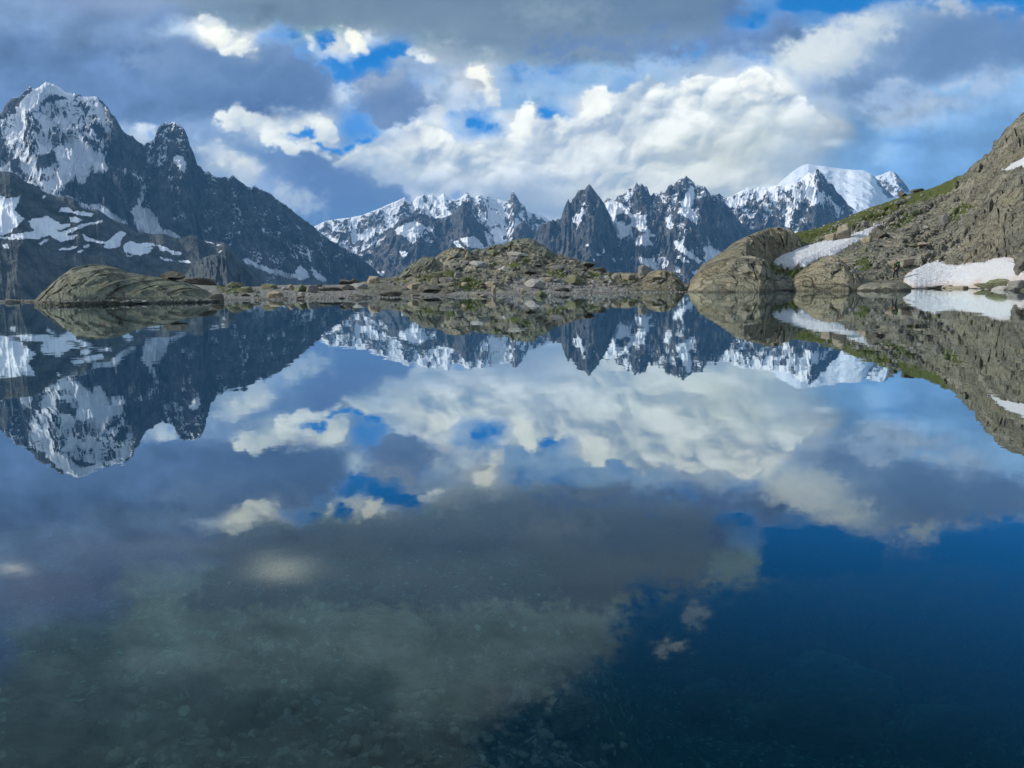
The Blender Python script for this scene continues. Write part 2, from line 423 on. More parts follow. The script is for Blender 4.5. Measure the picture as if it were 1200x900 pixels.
# dark bank in front, lapping over the far ridge
layer([(286,226),(300,206),(318,196),(332,189),(346,183),(360,180),(373,182),(382,190),(389,200),(400,205),(413,208),(426,214),(437,221),(443,223),(452,214),(466,217),(479,228),(488,244),(484,270),(400,300),(330,300),(300,250)],
      (150,168,202), (106,128,172), (88,108,154), 4, 5, .35, .93, .12, .35, rim=.25, grad=((312,236),(372,214),1.1))
layer([(325,218),(345,222),(366,226),(376,238),(372,252),(366,264),(350,256),(336,240)], (232,232,224),(206,212,216),(160,178,200), 12, 8, .5, .62, .3)
layer([(486,252),(500,232),(520,228),(560,226),(590,236),(560,250),(520,262)], (226,226,220),(196,204,214),(160,178,204), 8, 8, .5, .6)
hole([(526,226),(540,224),(545,231),(534,234)], 3, 4, .4, .8)
glow(975, 168, 14, 4, (215, 222, 228), .6); glow(1060, 165, 30, 5, (84, 124, 184), .5)
# upper sky, known from its mirror image
def mp(pts): return [tuple(float(q) for q in mirror_pix(np.array(float(a)), np.array(float(b)))) for a, b in pts]
hole(mp([(1330,604),(1200,611),(1100,627),(1000,622),(940,612),(905,640),(905,655),(880,680),(800,690),(752,694),(742,720),(702,768),(640,792),(600,812),(562,834),(548,900),(560,1000),(1330,1000)]), 14, 4.5, .55)
layer(mp([(560,828),(600,800),(640,786),(690,776),(700,784),(660,806),(610,826),(570,846)]), (200,206,210),(160,174,184),(120,136,150), 9, 9, .5, .6)
layer(mp([(765,745),(785,738),(808,752),(800,768),(780,768)]), (190,198,206),(168,178,190),(140,156,180), 5, 8, .45, .9)
layer(mp([(798,708),(812,704),(832,716),(828,732),(810,728)]), (160,176,196),(140,160,186),(120,142,172), 5, 8, .45, .8)
gx1, gy1 = mirror_pix(np.array(330.), np.array(668.)); glow(float(gx1), float(gy1), 46, 22, (226, 226, 216), .85)
gx1, gy1 = mirror_pix(np.array(14.), np.array(665.)); glow(float(gx1), float(gy1), 24, 10, (250, 250, 250), .9)
gx1, gy1 = mirror_pix(np.array(60.), np.array(690.)); glow(float(gx1), float(gy1), 90, 34, (128, 132, 160), .6)
gx1, gy1 = mirror_pix(np.array(180.), np.array(640.)); glow(float(gx1), float(gy1), 110, 18, (150, 164, 192), .6)
rgb = np.clip(rgb, 0, 255) / 255
lin_ = np.where(rgb <= .04045, rgb / 12.92, ((rgb + .055) / 1.055) ** 2.4)
buf = np.concatenate([lin_, np.clip(cov, 0, 1)[..., None]], -1).astype(np.float32)
cimg = bpy.data.images.new('cloud_cover', SW, SH, alpha=True, float_buffer=True)
cimg.colorspace_settings.name = 'Non-Color'; cimg.alpha_mode = 'CHANNEL_PACKED'
cimg.pixels.foreach_set(buf.ravel()); cimg.update(); cimg.pack()

world = bpy.data.worlds.new('World'); SC.world = world; world.use_nodes = True
wt = NT(world.node_tree); world.node_tree.nodes.clear()
wo = wt.new('ShaderNodeOutputWorld'); bg = wt.new('ShaderNodeBackground')
wt.nt.links.new(bg.outputs[0], wo.inputs[0]); bg.inputs[1].default_value = SKY_STRENGTH
nish = wt.new('ShaderNodeTexSky', sky_type='NISHITA')
nish.sun_disc = False; nish.sun_elevation = R(SUN_EL); nish.sun_rotation = R(SUN_AZ)
nish.altitude = 2300; nish.air_density = 1.0; nish.dust_density = .3; nish.ozone_density = 2.0
D = wt.vmath('NORMALIZE', wt.new('ShaderNodeTexCoord').outputs['Generated'])
x, y, z = wt.xyz(D)
az = wt.math('ARCTAN2', x, y)
el = wt.math('ARCSINE', z)
im = wt.new('ShaderNodeTexImage', image=cimg, interpolation='Cubic', extension='EXTEND')
wt.put(im.inputs[0], wt.comb(wt.lin(az, SKA0, SKA1), wt.lin(el, SKE0, SKE1), 0))
blue = wt.mix(1.0, nish.outputs[0], (.02, .40, 1.0), 'MULTIPLY')
blue = wt.vmath('ADD', wt.vmath('SCALE', blue, .20), wt.comb(0., wt.lin(el, R(12), R(29), 1.7, .50), wt.lin(el, R(12), R(29), 5.2, .78)))
restn = wt.noise(D, 3, 6, .6)
rest = wt.ramp(restn, [(.3, (.17, .25, .41)), (.5, (.32, .40, .51)), (.7, (.62, .66, .70))]).outputs[0]
inside = wt.mul(wt.mul(wt.smooth(az, R(-46), R(-38)), wt.smooth(az, R(38), R(46), 1, 0)), wt.smooth(el, R(38), R(46), 1, 0))
opac = wt.add(1, wt.mul(wt.sub(im.outputs[1], 1), inside))
skyc = wt.mix(opac, blue, wt.vmath('MULTIPLY', wt.mix(inside, rest, im.outputs[0]), (11.1, 11.1, 10.6)))
wt.put(bg.inputs[0], skyc)
world.cycles.sampling_method = 'MANUAL'; world.cycles.sample_map_resolution = 512

def prop(o, label=None, cat=None, group=None, kind=None):
    if label: o['label'] = label
    if cat: o['category'] = cat
    if group: o['group'] = group
    if kind: o['kind'] = kind
    return o
def add_mesh(name, V, Fc, mat, smooth=True, attrs=None, parent=None):
    me = bpy.data.meshes.new(name)
    V = np.asarray(V, np.float32); Fc = np.asarray(Fc, np.int32)
    n = Fc.shape[1]
    me.vertices.add(len(V)); me.vertices.foreach_set('co', V.ravel())
    me.loops.add(Fc.size); me.loops.foreach_set('vertex_index', Fc.ravel())
    me.polygons.add(len(Fc)); me.polygons.foreach_set('loop_start', np.arange(len(Fc), dtype=np.int32) * n)
    me.polygons.foreach_set('loop_total', np.full(len(Fc), n, np.int32))
    if smooth: me.polygons.foreach_set('use_smooth', np.ones(len(Fc), bool))
    me.update(calc_edges=True)
    for k, a in (attrs or {}).items():
        at = me.attributes.new(k, 'FLOAT', 'POINT'); at.data.foreach_set('value', np.asarray(a, np.float32).ravel())
    me.materials.append(mat)
    o = bpy.data.objects.new(name, me); COL.objects.link(o)
    if parent: o.parent = parent
    return o
def grid_faces(nr, nc, mask=None):
    i = np.arange(nr * nc).reshape(nr, nc)
    f = np.stack([i[:-1, :-1], i[:-1, 1:], i[1:, 1:], i[1:, :-1]], -1).reshape(-1, 4)
    if mask is not None: f = f[mask.ravel()]
    return f
# ------------------------------------------------------------------ mountain material
def mountain_material(name, rock_a, rock_b, scale, snowcol=(.80, .83, .88)):
    mt, t, out = material(name)
    P = t.new('ShaderNodeTexCoord').outputs['Object']
    Pk = t.vmath('SCALE', P, .001 * scale)
    Ps = t.vmath('MULTIPLY', Pk, (1, 1, .9))
    n1 = t.noise(Ps, 9, 9, .68)
    n2 = t.noise(Ps, 2.2, 4, .6)
    v = t.voronoi(t.vmath('ADD', Ps, t.vmath('SCALE', t.noise(Pk, 8, 4, .6, color=True), .12)), 14)
    rock = t.mix(t.smooth(n1, .36, .64), rock_a, rock_b)
    rock = t.mix(t.mul(t.smooth(n2, .55, .72), .5), rock, (rock_b[0] * 1.5, rock_b[1] * 1.32, rock_b[2] * 1.15))
    rock = t.mix(t.smooth(v, 0, .05, .45, 0), rock, (rock_a[0] * .4, rock_a[1] * .4, rock_a[2] * .42))
    sn = t.attr('snow')
    fine = t.noise(Pk, 22, 9, .72)
    band = t.noise(t.vmath('MULTIPLY', Pk, (1, 1, 2.2)), 34, 6, .7)
    m = t.smooth(t.add(sn, t.add(t.mul(t.sub(fine, .5), 1.5), t.mul(t.sub(band, .5), 1.1))), .40, .56)
    scr = t.smooth(t.add(t.attr('scree'), t.mul(t.sub(n1, .5), .3)), .4, .6)
    rock = t.mix(scr, rock, t.mix(t.noise(Pk, 30, 6, .6), (.12, .12, .12), (.22, .215, .20)))
    sc = t.mix(t.smooth(t.noise(Pk, 6, 6, .6), .35, .75), snowcol, (snowcol[0] * .80, snowcol[1] * .83, snowcol[2] * .88))
    col = t.mix(m, rock, sc)
    h = t.add(t.mul(n1, 1), t.mul(v, .4))
    bmp = t.bump(t.mul(h, t.lin(m, 0, 1, 1, .25)), 55 / scale, .9)
    principled(t, out, col, .95, bmp, .1)
    return mt
M_GRANITE = mountain_material('granite_face', (.045, .050, .058), (.140, .140, .142), 1.)
M_DARK = mountain_material('dark_gneiss', (.046, .056, .060), (.125, .138, .138), 1.3)
M_FAR = mountain_material('far_granite', (.07, .068, .068), (.17, .155, .14), 1.)
M_ICE = mountain_material('glacier_ice', (.10, .10, .10), (.2, .19, .18), .8, (.70, .76, .84))

def mountain(name, label, ridge, r0, depth, mat, snow=None, zbase=-350., jag=.6, rib=1., ribs=30., gully=.0,
             snowbase=.0, snowtop=.0, polys=(), bare=(), scree=(), step=.62, rows=300, seed=1, steep=1.0, lean=0., smoothsnow=0., bulges=(), slope_pow=1.0):
    """a mountain as a real relief: crest along `ridge` (bearings and elevations) at distance r0, a ribbed face toward the
    lake and a plain far side. polys/bare/scree: outlines of snowfields, bare rock and talus, density -1..1"""
    rp = np.array(ridge, float)
    xs = np.arange(rp[0, 0], rp[-1, 0] + .01, step)
    ys = np.interp(xs, rp[:, 0], rp[:, 1])
    az, T = pix_at(xs, ys)
    pxs = xs
    j = fbm(xs / 5., xs * 0 + seed, 4, seed + 40, .6) * jag / F
    fine = np.abs(perlin(xs / 3.1, xs * 0 + .5, seed + 77)) * jag * .8 / F
    spk = np.clip(ridged(xs / 9., xs * 0 + seed * 1.7, 3, seed + 88) - .45, 0, 1) * jag * 2.0 / F
    T = T + j - fine + spk
    nc = len(xs)
    r_crest = r0 * (1 + .03 * fbm(xs / 60., xs * 0 + 3.3, 3, seed + 9) + lean * (xs - xs.mean()) / 600.)
    zc = r_crest * T + H_CAM
    s = np.linspace(0, 1, rows)
    s = s ** 1.15
    S, A = np.meshgrid(s, az, indexing='ij'); X = np.broadcast_to(xs, S.shape)
    Zc = np.broadcast_to(zc, S.shape)
    rel = np.maximum(Zc - zbase, 60.)
    # horizontal run of the face follows its height
    run = depth * rel / rel.max()
    prof = 1 - S ** (1. / slope_pow) if slope_pow != 1 else 1 - S
    kx = (X - xs[0]) / ribs; 
    relm = rel / rel.max()
    yy = S * relm * (rel.max() / 1000.) * 2.2
    wx = fbm(kx * .8, yy * .7, 3, seed + 3) * .6 + .5 * S * np.sin(X / 90. + seed)
    lean_ = .55 * np.sin(X / 55. + seed * 1.3) + .8 * fbm(X / 110., yy * .3 + 5, 3, seed + 71)
    kl = kx + yy * lean_ * .9
    rb = ridged(kl + wx, yy * 1.9 + 3.1, 6, seed, .62)
    big = ridged(kl * .33 + wx * .4 + 7, yy * .7, 3, seed + 21)
    rk = fbm(kx * 2.2, yy * 6, 6, seed + 31, .62)
    env = sstep(0, .10, S) * (1 - .35 * sstep(.75, 1, S))
    env0 = sstep(0, .025, S)
    amp = rel.max() * .13 * rib
    dz = amp * (env * ((rb - .42) * 1.1 + (big - .5) * .9) + env0 * rk * .40)
    for (bx, by, w, hgt) in bulges:
        pass
    Rr = r_crest[None, :] - run * S - dz * .35
    Z = zbase + rel * prof + dz * .62
    Tm = (Z - H_CAM) / Rr
    lim = T[None, :] - S * .012 - .00008 * (S > 0)
    lim = np.where(S > 0, lim - sstep(0, .3, S) * .004, T[None, :])
    over = Tm > lim
    Z = np.where(over, lim * Rr + H_CAM - (Tm - lim) * Rr * .25 * env, Z)
    Tm = (Z - H_CAM) / Rr
    PX, PY = azT_pix(A, Tm)
    # far side of the mountain
    nb = 14
    sb = np.linspace(0, 1, nb + 1)[1:][::-1]
    SB, AB = np.meshgrid(sb, az, indexing='ij')
    RB = r_crest[None, :] + SB * depth * .9
    ZB = zbase + (Zc[0] - zbase)[None, :] * (1 - SB) + amp * .5 * fbm(np.broadcast_to(xs, SB.shape) / 25., SB * 6, 4, seed + 5) * SB
    RR = np.vstack([RB, Rr]); ZZ = np.vstack([ZB, Z]); AA = np.vstack([AB, A])
    # local slope from the relief for the drifted snow
    gx = np.gradient(Z, axis=1) / (np.maximum(np.gradient(A, axis=1) * Rr, 1e-6))
    gy = np.gradient(Z, axis=0) / (np.minimum(np.gradient(Rr, axis=0), -1e-3))
    nz = 1 / np.sqrt(1 + gx * gx + gy * gy)
    gul = (.5 - rb)
    hfrac = 1 - S
    sn = np.full(S.shape, snowbase) + snowtop * hfrac + gully * gul * 1.6 + .3 * fbm(kx * 3, yy * 7, 5, seed + 55, .65) + .9 * (nz - np.median(nz))
    mott = fbm(X / 9., PY / 9., 5, seed + 91, .65)
    edge = fbm(X / 9., PY / 6., 6, seed + 12, .68) * 4.2
    edge2 = fbm(X / 9. + 9, PY / 6., 6, seed + 13, .68) * 3.0
    for pl, d in polys:
        ins = inpoly(PX + edge, PY + edge2, pl)
        if d >= 1: sn = np.where(ins, np.maximum(sn, .80), sn)
        elif d > 0: sn = np.where(ins, sn + d, sn)
        elif d <= -1: sn = np.where(ins, -.5, sn)
        else: sn = np.where(ins, sn + d, sn)
    sc = np.zeros(S.shape)
    for pl in scree:
        sc = np.where(inpoly(PX + edge * .6, PY + edge2 * .6, pl), 1., sc)
    snA = np.vstack([np.full(AB.shape, .3), sn]); scA = np.vstack([np.zeros(AB.shape), sc])
    RR = np.vstack([RR[:1], RR, RR[-1:]]); AA = np.vstack([AA[:1], AA, AA[-1:]]); ZZ = np.vstack([ZZ[:1] * 0 - 430, ZZ, ZZ[-1:] * 0 - 430])
    snA = np.vstack([snA[:1], snA, snA[-1:]]); scA = np.vstack([scA[:1], scA, scA[-1:]])
    V = np.stack([RR * np.sin(AA), RR * np.cos(AA), ZZ], -1).reshape(-1, 3)
    # the faces wind so that normals look up
    f = grid_faces(RR.shape[0], nc)[:, ::-1]
    o = add_mesh(name, V, f, mat, True, {'snow': snA, 'scree': scA})
    prop(o, label, kind='structure')
    return o

RIDGE_VERTE = [(-260,150),(-200,176),(-120,150),(-60,190),(-30,160),(0,134),(3.3,130.7),(4.7,125),(10,118.7),(16,113.3),(22,114.7),(26,110),(32,103.3),(36,101),(40,104.7),(46,102),(51,97.3),(54.4,95.7),
 (62.7,98.7),(69.3,101.3),(76.7,107.3),(85.3,110),(87.3,108),(90,111.3),(93.3,109.3),(96.7,113.3),(102.7,113.3),(113.3,112.7),(120,118.7),(126.7,126),
 (130,133.3),(134.7,136),(140,146.7),(146,155.3),(152,158.7),(155.3,158.7),(160,164.7),(164,166.7),(168.7,169.3),(173.3,166.7),(177.3,166),(178.7,162.7),
 (180.7,164),(182.7,156),(185.3,150),(190,145.3),(194.7,141.7),(197.3,145.3),(204,142.6),(209.3,145.3),(216,151.3),(220,160),(222.7,170.7),(226.7,178.7),
 (229.3,186.7),(231.3,193.3),(234.7,194.7),(238.7,200),(244.7,200.7),(248.7,205.3),(254.7,207.3),(264,207.3),(268.7,208),(273,205.3),(277.3,208.7),
 (281.3,212),(289.3,218),(296,219.4),(299,217),(303,221),(310,223.3),(318,227),(322.7,232.2),(330,237),(338,242.4),(345,249),(353.3,255.2),(360,259),(366,264),(376.3,273),(389,283.3),
 (394,284),(404.4,291),(412,296),(419.8,300),(428,306),(435,311.4),(441,318),(444,321.7),(452,326),(470,334)]
SN = 1
verte_polys = [
 ([(18,128),(30,112),(46,101),(54,94),(66,96),(80,105),(90,111),(84,118),(70,112),(60,112),(50,118),(44,128),(32,130),(22,132)], 1),
 ([(0,140),(20,132),(60,118),(110,112),(128,130),(134,150),(128,170),(120,195),(100,215),(72,226),(50,222),(30,214),(14,196),(0,180)], .66),
 ([(66,140),(80,138),(84,150),(76,158)], .5),
 ([(82,164),(92,162),(104,170),(118,182),(128,198),(122,204),(112,196),(100,190),(92,200),(74,224),(62,224),(64,206),(76,186)], 1),
 ([(0,186),(12,192),(30,208),(52,222),(74,229),(84,228),(92,234),(104,240),(116,238),(126,244),(136,252),(149,260),(149,264),(136,262),(122,252),(110,247),(96,246),(90,238),(72,233),(50,227),(30,217),(12,206),(0,203)], 1),
 ([(153,246),(157,241),(163,240),(168,244),(174,244),(180,248),(184,252),(186,262),(192,268),(202,270),(214,278),(206,280),(190,276),(176,276),(164,272),(159,268),(157,256)], 1),
 ([(163,226),(170,214),(172,222),(168,236),(164,242),(160,238)], .7),
 ([(156,200),(170,198),(172,208),(166,222),(160,214)], .5),
 ([(134,195),(150,198),(160,204),(160,210),(144,206)], .45),
 ([(203,186),(207,182),(213,183),(217,190),(219,199),(214,201),(207,196),(203,191)], 1),
 ([(182,158),(196,150),(200,168),(196,186),(184,196),(172,192),(174,174)], .38),
 ([(198,196),(218,200),(216,214),(206,226),(198,212)], .22),
 ([(206,162),(220,163),(221,166),(208,165)], .6),
 ([(283,303),(290,303),(300,308),(318,314),(334,319),(350,322),(358,325),(352,328),(336,325),(318,321),(300,314),(288,309)], 1),
 ([(346,318),(352,310),(360,318),(364,326),(352,328),(344,325)], 1),
 ([(365,312),(372,318),(384,328),(378,331),(366,324)], 1),
 ([(306,267),(311,267),(312,273),(308,273)], 1), ([(275,271),(282,271),(281,276),(276,275)], .9),
 ([(243,265),(249,265),(248,271),(244,270)], 1),
 ([(279,242),(284,248),(286,258),(283,256),(280,250)], .6), ([(325,270),(329,272),(328,283),(325,280)], .7),
 ([(361,290),(364,298),(366,312),(363,306),(360,298)], .6), ([(348,264),(352,268),(351,270),(348,267)], .8),
 ([(336,282),(342,290),(348,300),(350,308),(344,302),(338,292)], .55),
 # bare rock
 ([(0,150),(16,190),(44,214),(52,224),(30,214),(10,196),(0,182)], -.4),
 ([(98,215),(108,198),(112,206),(120,203),(130,205),(138,218),(146,240),(156,258),(150,262),(136,248),(122,238),(108,238),(98,228)], -.7),
 ([(74,216),(82,212),(92,216),(92,224),(84,230),(75,226)], -.5),
 ([(120,120),(134,140),(150,158),(166,170),(172,192),(160,200),(140,190),(128,170),(122,150)], -.22),
 ([(112,150),(122,148),(126,160),(118,166),(112,160)], -.5),
 ([(222,190),(240,204),(240,270),(222,268),(212,230)], -.5),
 ([(4,128),(10,118),(22,113),(26,116),(14,130)], -.4),
 ([(176,200),(200,215),(204,268),(190,268),(176,244)], -.25),
]
mountain('mountain_massif', 'highest snowy rock massif with a blunt dark tower on its shoulder, far beyond the lake at the left',
         RIDGE_VERTE, 8200., 2300., M_GRANITE, gully=.36, snowbase=-.02, snowtop=.12, polys=verte_polys, ribs=26., seed=3, rows=330, jag=.9,
         scree=[[(288,306),(316,318),(350,326),(384,330),(400,340),(300,340),(284,312)]], zbase=-150)

RIDGE_BUTT = [(-260,180),(-160,205),(-60,196),(-20,199),(0,200.7),(8,201.3),(14.7,202),(21.3,205.3),(28,212),(36,215.3),(44,218),(49.3,223.3),(57.3,227.3),(64,229.3),(72,231.3),(74.7,229.3),
 (82.7,231.3),(90.7,236),(94.7,242.7),(101.3,246),(106.7,245.3),(114.7,245.3),(120,249.3),(128,254.7),(137.3,260),(149,263.3),(156,268.7),(160,272.7),
 (166.7,271.3),(174.7,274),(184,274),(193,274),(200,277.3),(209,279.3),(216,278),(222.7,275.3),(232,276),(236,281.3),(246.7,283.3),(262.7,284),(268,288.7),
 (278.7,302),(289.3,311.3),(300,322),(312,334),(322,344),(336,356)]
butt_polys = [
 ([(0,228),(8,232),(18,232),(24,230),(20,240),(18,246),(22,252),(28,256),(22,264),(12,272),(4,276),(0,276)], 1),
 ([(-60,232),(0,228),(0,278),(-60,290)], 1),
 ([(34,258),(56,253),(64,258),(72,262),(82,262),(82,266),(70,270),(60,272),(46,276),(32,280),(12,278),(14,274),(26,272),(40,270),(36,264)], 1),
 ([(70,243),(82,243),(86,248),(96,247),(110,250),(106,254),(92,252),(80,249),(70,248)], 1),
 ([(82,254),(92,255),(98,259),(90,262),(82,259)], 1), ([(49,229),(54,230),(52,232),(49,232)], 1),
 ([(66,272),(80,270),(96,262),(112,260),(122,257),(120,261),(104,264),(88,270),(76,276),(64,275)], 1),
 ([(0,277),(30,280),(50,275),(64,270),(76,275),(90,276),(86,280),(72,284),(58,276),(44,280),(20,281),(0,280)], 1),
 ([(96,274),(110,280),(124,284),(132,276),(142,271),(148,274),(144,280),(140,290),(128,292),(120,290),(122,286),(108,284),(100,282)], 1),
 ([(144,288),(152,282),(160,284),(170,285),(180,284),(182,288),(170,290),(180,290),(176,296),(164,299),(156,299),(148,294),(150,299),(158,300),(150,300),(144,292)], .95),
 ([(183,285),(190,288),(200,293),(212,296),(213,299),(203,299),(196,294),(188,294)], .95),
 ([(210,305),(222,305),(224,309),(216,310),(210,308)], 1), ([(230,306),(234,310),(233,313),(231,312)], 1),
 ([(66,292),(80,289),(92,288),(84,292),(70,294)], 1), ([(88,296),(96,292),(98,294),(90,299)], 1),
 ([(98,288),(104,287),(104,290),(99,290)], 1), ([(70,298),(76,297),(72,301),(68,300)], 1), ([(54,308),(62,306),(60,309),(54,310)], .9),
 ([(2,287),(10,286),(10,292),(3,293)], 1), ([(44,286),(56,279),(58,280),(48,288)], 1),
 ([(240,282),(250,284),(252,285),(242,285)], 1), ([(258,293),(262,294),(260,297),(257,296)], 1),
 ([(253,286),(258,286),(257,288),(253,288)], 1), ([(185,300),(200,303),(206,307),(194,306)], .5)]
mountain('mountain_buttress', 'dark green-grey mountainside with torn snow patches below the highest massif',
         RIDGE_BUTT, 4600., 1500., M_DARK, gully=.22, snowbase=-.12, snowtop=0.05, polys=butt_polys+[([(-60,290),(60,292),(150,302),(240,310),(300,340),(-60,360)], -.5)], ribs=30., seed=8, rows=330, rib=.32, zbase=-200)
mountain('mountain_spur', 'dark rock spur falling to the valley at the right foot of the snow patched mountainside',
         [(196,352),(206,340),(214,326),(222,316),(232,306),(238,302),(246,299),(256,297),(264,291),(270,294),(280,305),(291,316),(303,327),(314,338),(326,350)],
         4100., 1300., M_DARK, snowbase=-.5, ribs=15., seed=11, rows=200, rib=1.5, zbase=-220)

RIDGE_JOR = [(340,276),(371,264),(381,259),(394,257),(410,255),(424,252),(440,246),(456,239),(466,235),(474,231),(477,235),(484,237),(489,230),(492,230),(496,227),(500,229),(507,227.5),(509,230),(515,230),(518,227.5),(520,226),(524,230),
 (529,234),(533,234),(538,233),(544,228),(548,225),(551,229),(553,231),(558,230),(562.4,227.4),(567,231.6),(572,231),(578,232.4),(584,233),(590,235),(595,236),(597,232),(599,228),(601,223.6),(603,227),(605,229),
 (607,233),(609,237),(614,240),(618,247),(628,250),(638,254),(644,258),(660,262),(690,270)]
mountain('mountain_far_ridge', 'farthest snow covered jagged ridge with one thin rock tooth, in the gap between the massifs',
         RIDGE_JOR, 13500., 3300., M_FAR, gully=.7, snowbase=.50, snowtop=-.02, ribs=17., seed=15, rows=260, zbase=-200, jag=.5, rib=.8,
         polys=[([(484,238),(500,240),(530,250),(540,262),(500,262),(484,250)], .2), ([(560,250),(600,238),(612,262),(600,300),(560,300),(580,270)], .3),
                ([(596,240),(600,224),(606,228),(614,246),(604,252)], -.45), ([(540,236),(548,226),(558,240),(566,256),(560,262),(548,250)], -.3),
                ([(590,262),(604,250),(612,258),(604,268)], -.35), ([(560,226),(568,236),(572,256),(562,254)], -.35)])
RIDGE_D2 = [(380,344),(400,316),(417,298),(432,290),(440,284),(452,274),(461,266),(468,257),(476,254),(484,252.7),(489,250),(494,250),(506,253),(510,256),(520,255),(532,250),(538,242),(543,236),(548,236),
 (554,246),(560,256),(566,262),(572,268),(576,276),(580,284),(588,284),(596,280),(601,272),(606,264),(611,261),(616,260),(621,266),(626,272),(640,285),(656,296),(680,316)]
mountain('mountain_middle_ridge', 'blue-grey rock ridge with hanging snowfields in front of the farthest snowy ridge',
         RIDGE_D2, 10500., 2500., M_GRANITE, gully=.2, snowbase=-.08, snowtop=.12, ribs=15., seed=19, rows=280, zbase=-150, jag=.5,
         polys=[([(461,270),(474,262),(486,258),(494,262),(500,268),(492,272),(488,282),(482,286),(476,278),(466,274)], 1),
                ([(488,262),(498,270),(508,284),(504,286),(494,278),(486,292)], .45), ([(496,264),(508,266),(509,275),(502,272)], .6),
                ([(530,282),(536,282),(544,292),(536,290)], 1), ([(539,280),(548,278),(556,276),(566,286),(570,292),(556,292),(546,288)], 1),
                ([(440,286),(452,276),(448,284),(438,292)], .6), ([(420,298),(436,292),(440,294),(424,300)], .5),
                ([(441,318),(452,317),(448,323),(443,322)], 1), ([(468,294),(478,296),(476,302),(470,300)], .7), ([(430,304),(436,306),(434,314),(430,310)], .7),
                ([(566,270),(576,276),(582,284),(598,280),(606,270),(600,290),(590,300),(560,300),(572,288)], .75),
                ([(548,240),(562,258),(570,268),(558,258)], .5), ([(600,266),(616,260),(640,286),(620,290),(600,284)], -.5)])

RIDGE_DOME = [(890,240),(905,222),(918,210),(930,200),(938,195),(942,193),(948,192),(960,194),(980,197),(1000,199),(1012,199.4),(1020,203),(1028,210),(1034,218),(1043,226),(1056,236),(1080,250)]
mountain('snow_dome', 'wide smooth snow dome behind the needle peak at the right', RIDGE_DOME, 15500., 3500., M_ICE, gully=.1, snowbase=.95, snowtop=.1, ribs=40.,
         seed=23, rows=200, rib=.28, jag=.15, polys=[([(1024,206),(1034,216),(1048,232),(1040,232),(1028,216)], -.6)], zbase=0)
mountain('snow_peak', 'faint snow peak with a rocky right edge, half in cloud behind the snow dome',
         [(1000,226),(1018,212),(1028,206),(1035,203.5),(1041,201),(1046,200),(1050,203),(1055,209),(1060,214),(1064,220),(1072,232),(1084,246)], 17500., 3000., M_ICE,
         gully=.2, snowbase=.72, ribs=18., seed=27, rows=160, rib=.9, jag=.9, zbase=0, polys=[([(1042,192),(1050,196),(1066,222),(1062,226),(1050,210)], -.75)])

RIDGE_MIDI = [(810,262),(826,240),(843,227),(852,232),(858,229),(864,226),(870,223),(876,220),(888,219.5),(900,219),(910,217),(920,216),(928,214.5),(936,213),(942,207),(948,202),(951,203),(953,205),(956,200),(958,196.8),(960,200),(963,202),(966,204),(968,209),(970,213),
 (974,214),(977,217),(979,222),(982,226),(986,229),(990,234),(994,240),(1000,244),(1012,254),(1030,268),(1056,290)]
mountain('needle_peak', 'snowy peak rising to a thin rock needle, at the right above the green slope',
         RIDGE_MIDI, 10800., 2300., M_GRANITE, gully=.62, snowbase=.30, snowtop=.12, ribs=15., seed=31, rows=280, zbase=-100,
         polys=[([(843,232),(862,230),(872,222),(900,220),(922,218),(934,222),(924,232),(900,232),(874,234),(868,250),(858,252),(850,244)], .35),
                ([(930,214),(948,203),(956,210),(950,226),(936,238),(930,258),(920,262),(922,240),(928,228)], .6),
                ([(944,206),(952,210),(962,226),(966,236),(952,240),(944,226)], .55),
                ([(955,198),(962,202),(972,214),(984,228),(1000,244),(990,248),(978,238),(966,220),(958,208)], -.35),
                ([(934,210),(944,216),(942,224),(934,222)], -.5), ([(922,224),(929,222),(928,230),(921,232)], -.6),
                ([(930,246),(944,238),(954,244),(968,250),(980,258),(960,272),(924,272),(926,258)], -.4),
                ([(866,252),(880,240),(894,246),(916,252),(922,268),(900,280),(876,276)], -.22)])
RIDGE_E2 = [(690,262),(700,250),(706,240),(712,231),(716,233),(720,235),(722,233),(724,229),(730,228),(734,224),(738,220),(742,222),(744,218),(746,213.4),(748.4,217),(751.4,213.8),(755,219),(756.5,218),(758,219),(762,228),(764,228.5),(766,226),(768,227),
 (776,224),(781,223),(783,219),(786,214.8),(789,218),(792,214),(795,211),(798,208.6),(801,209.5),(802.5,208),(804,205.6),(807,208),(810,211),(813,213),(815,218),(818,217),(820,216.6),(823,217.5),(826,218),(830,224),(833,228),(838,228),(843,226),(847,231),
 (850,238),(856,244),(858,246),(863,254),(868,260),(872,265),(878,272),(890,290),(906,310)]
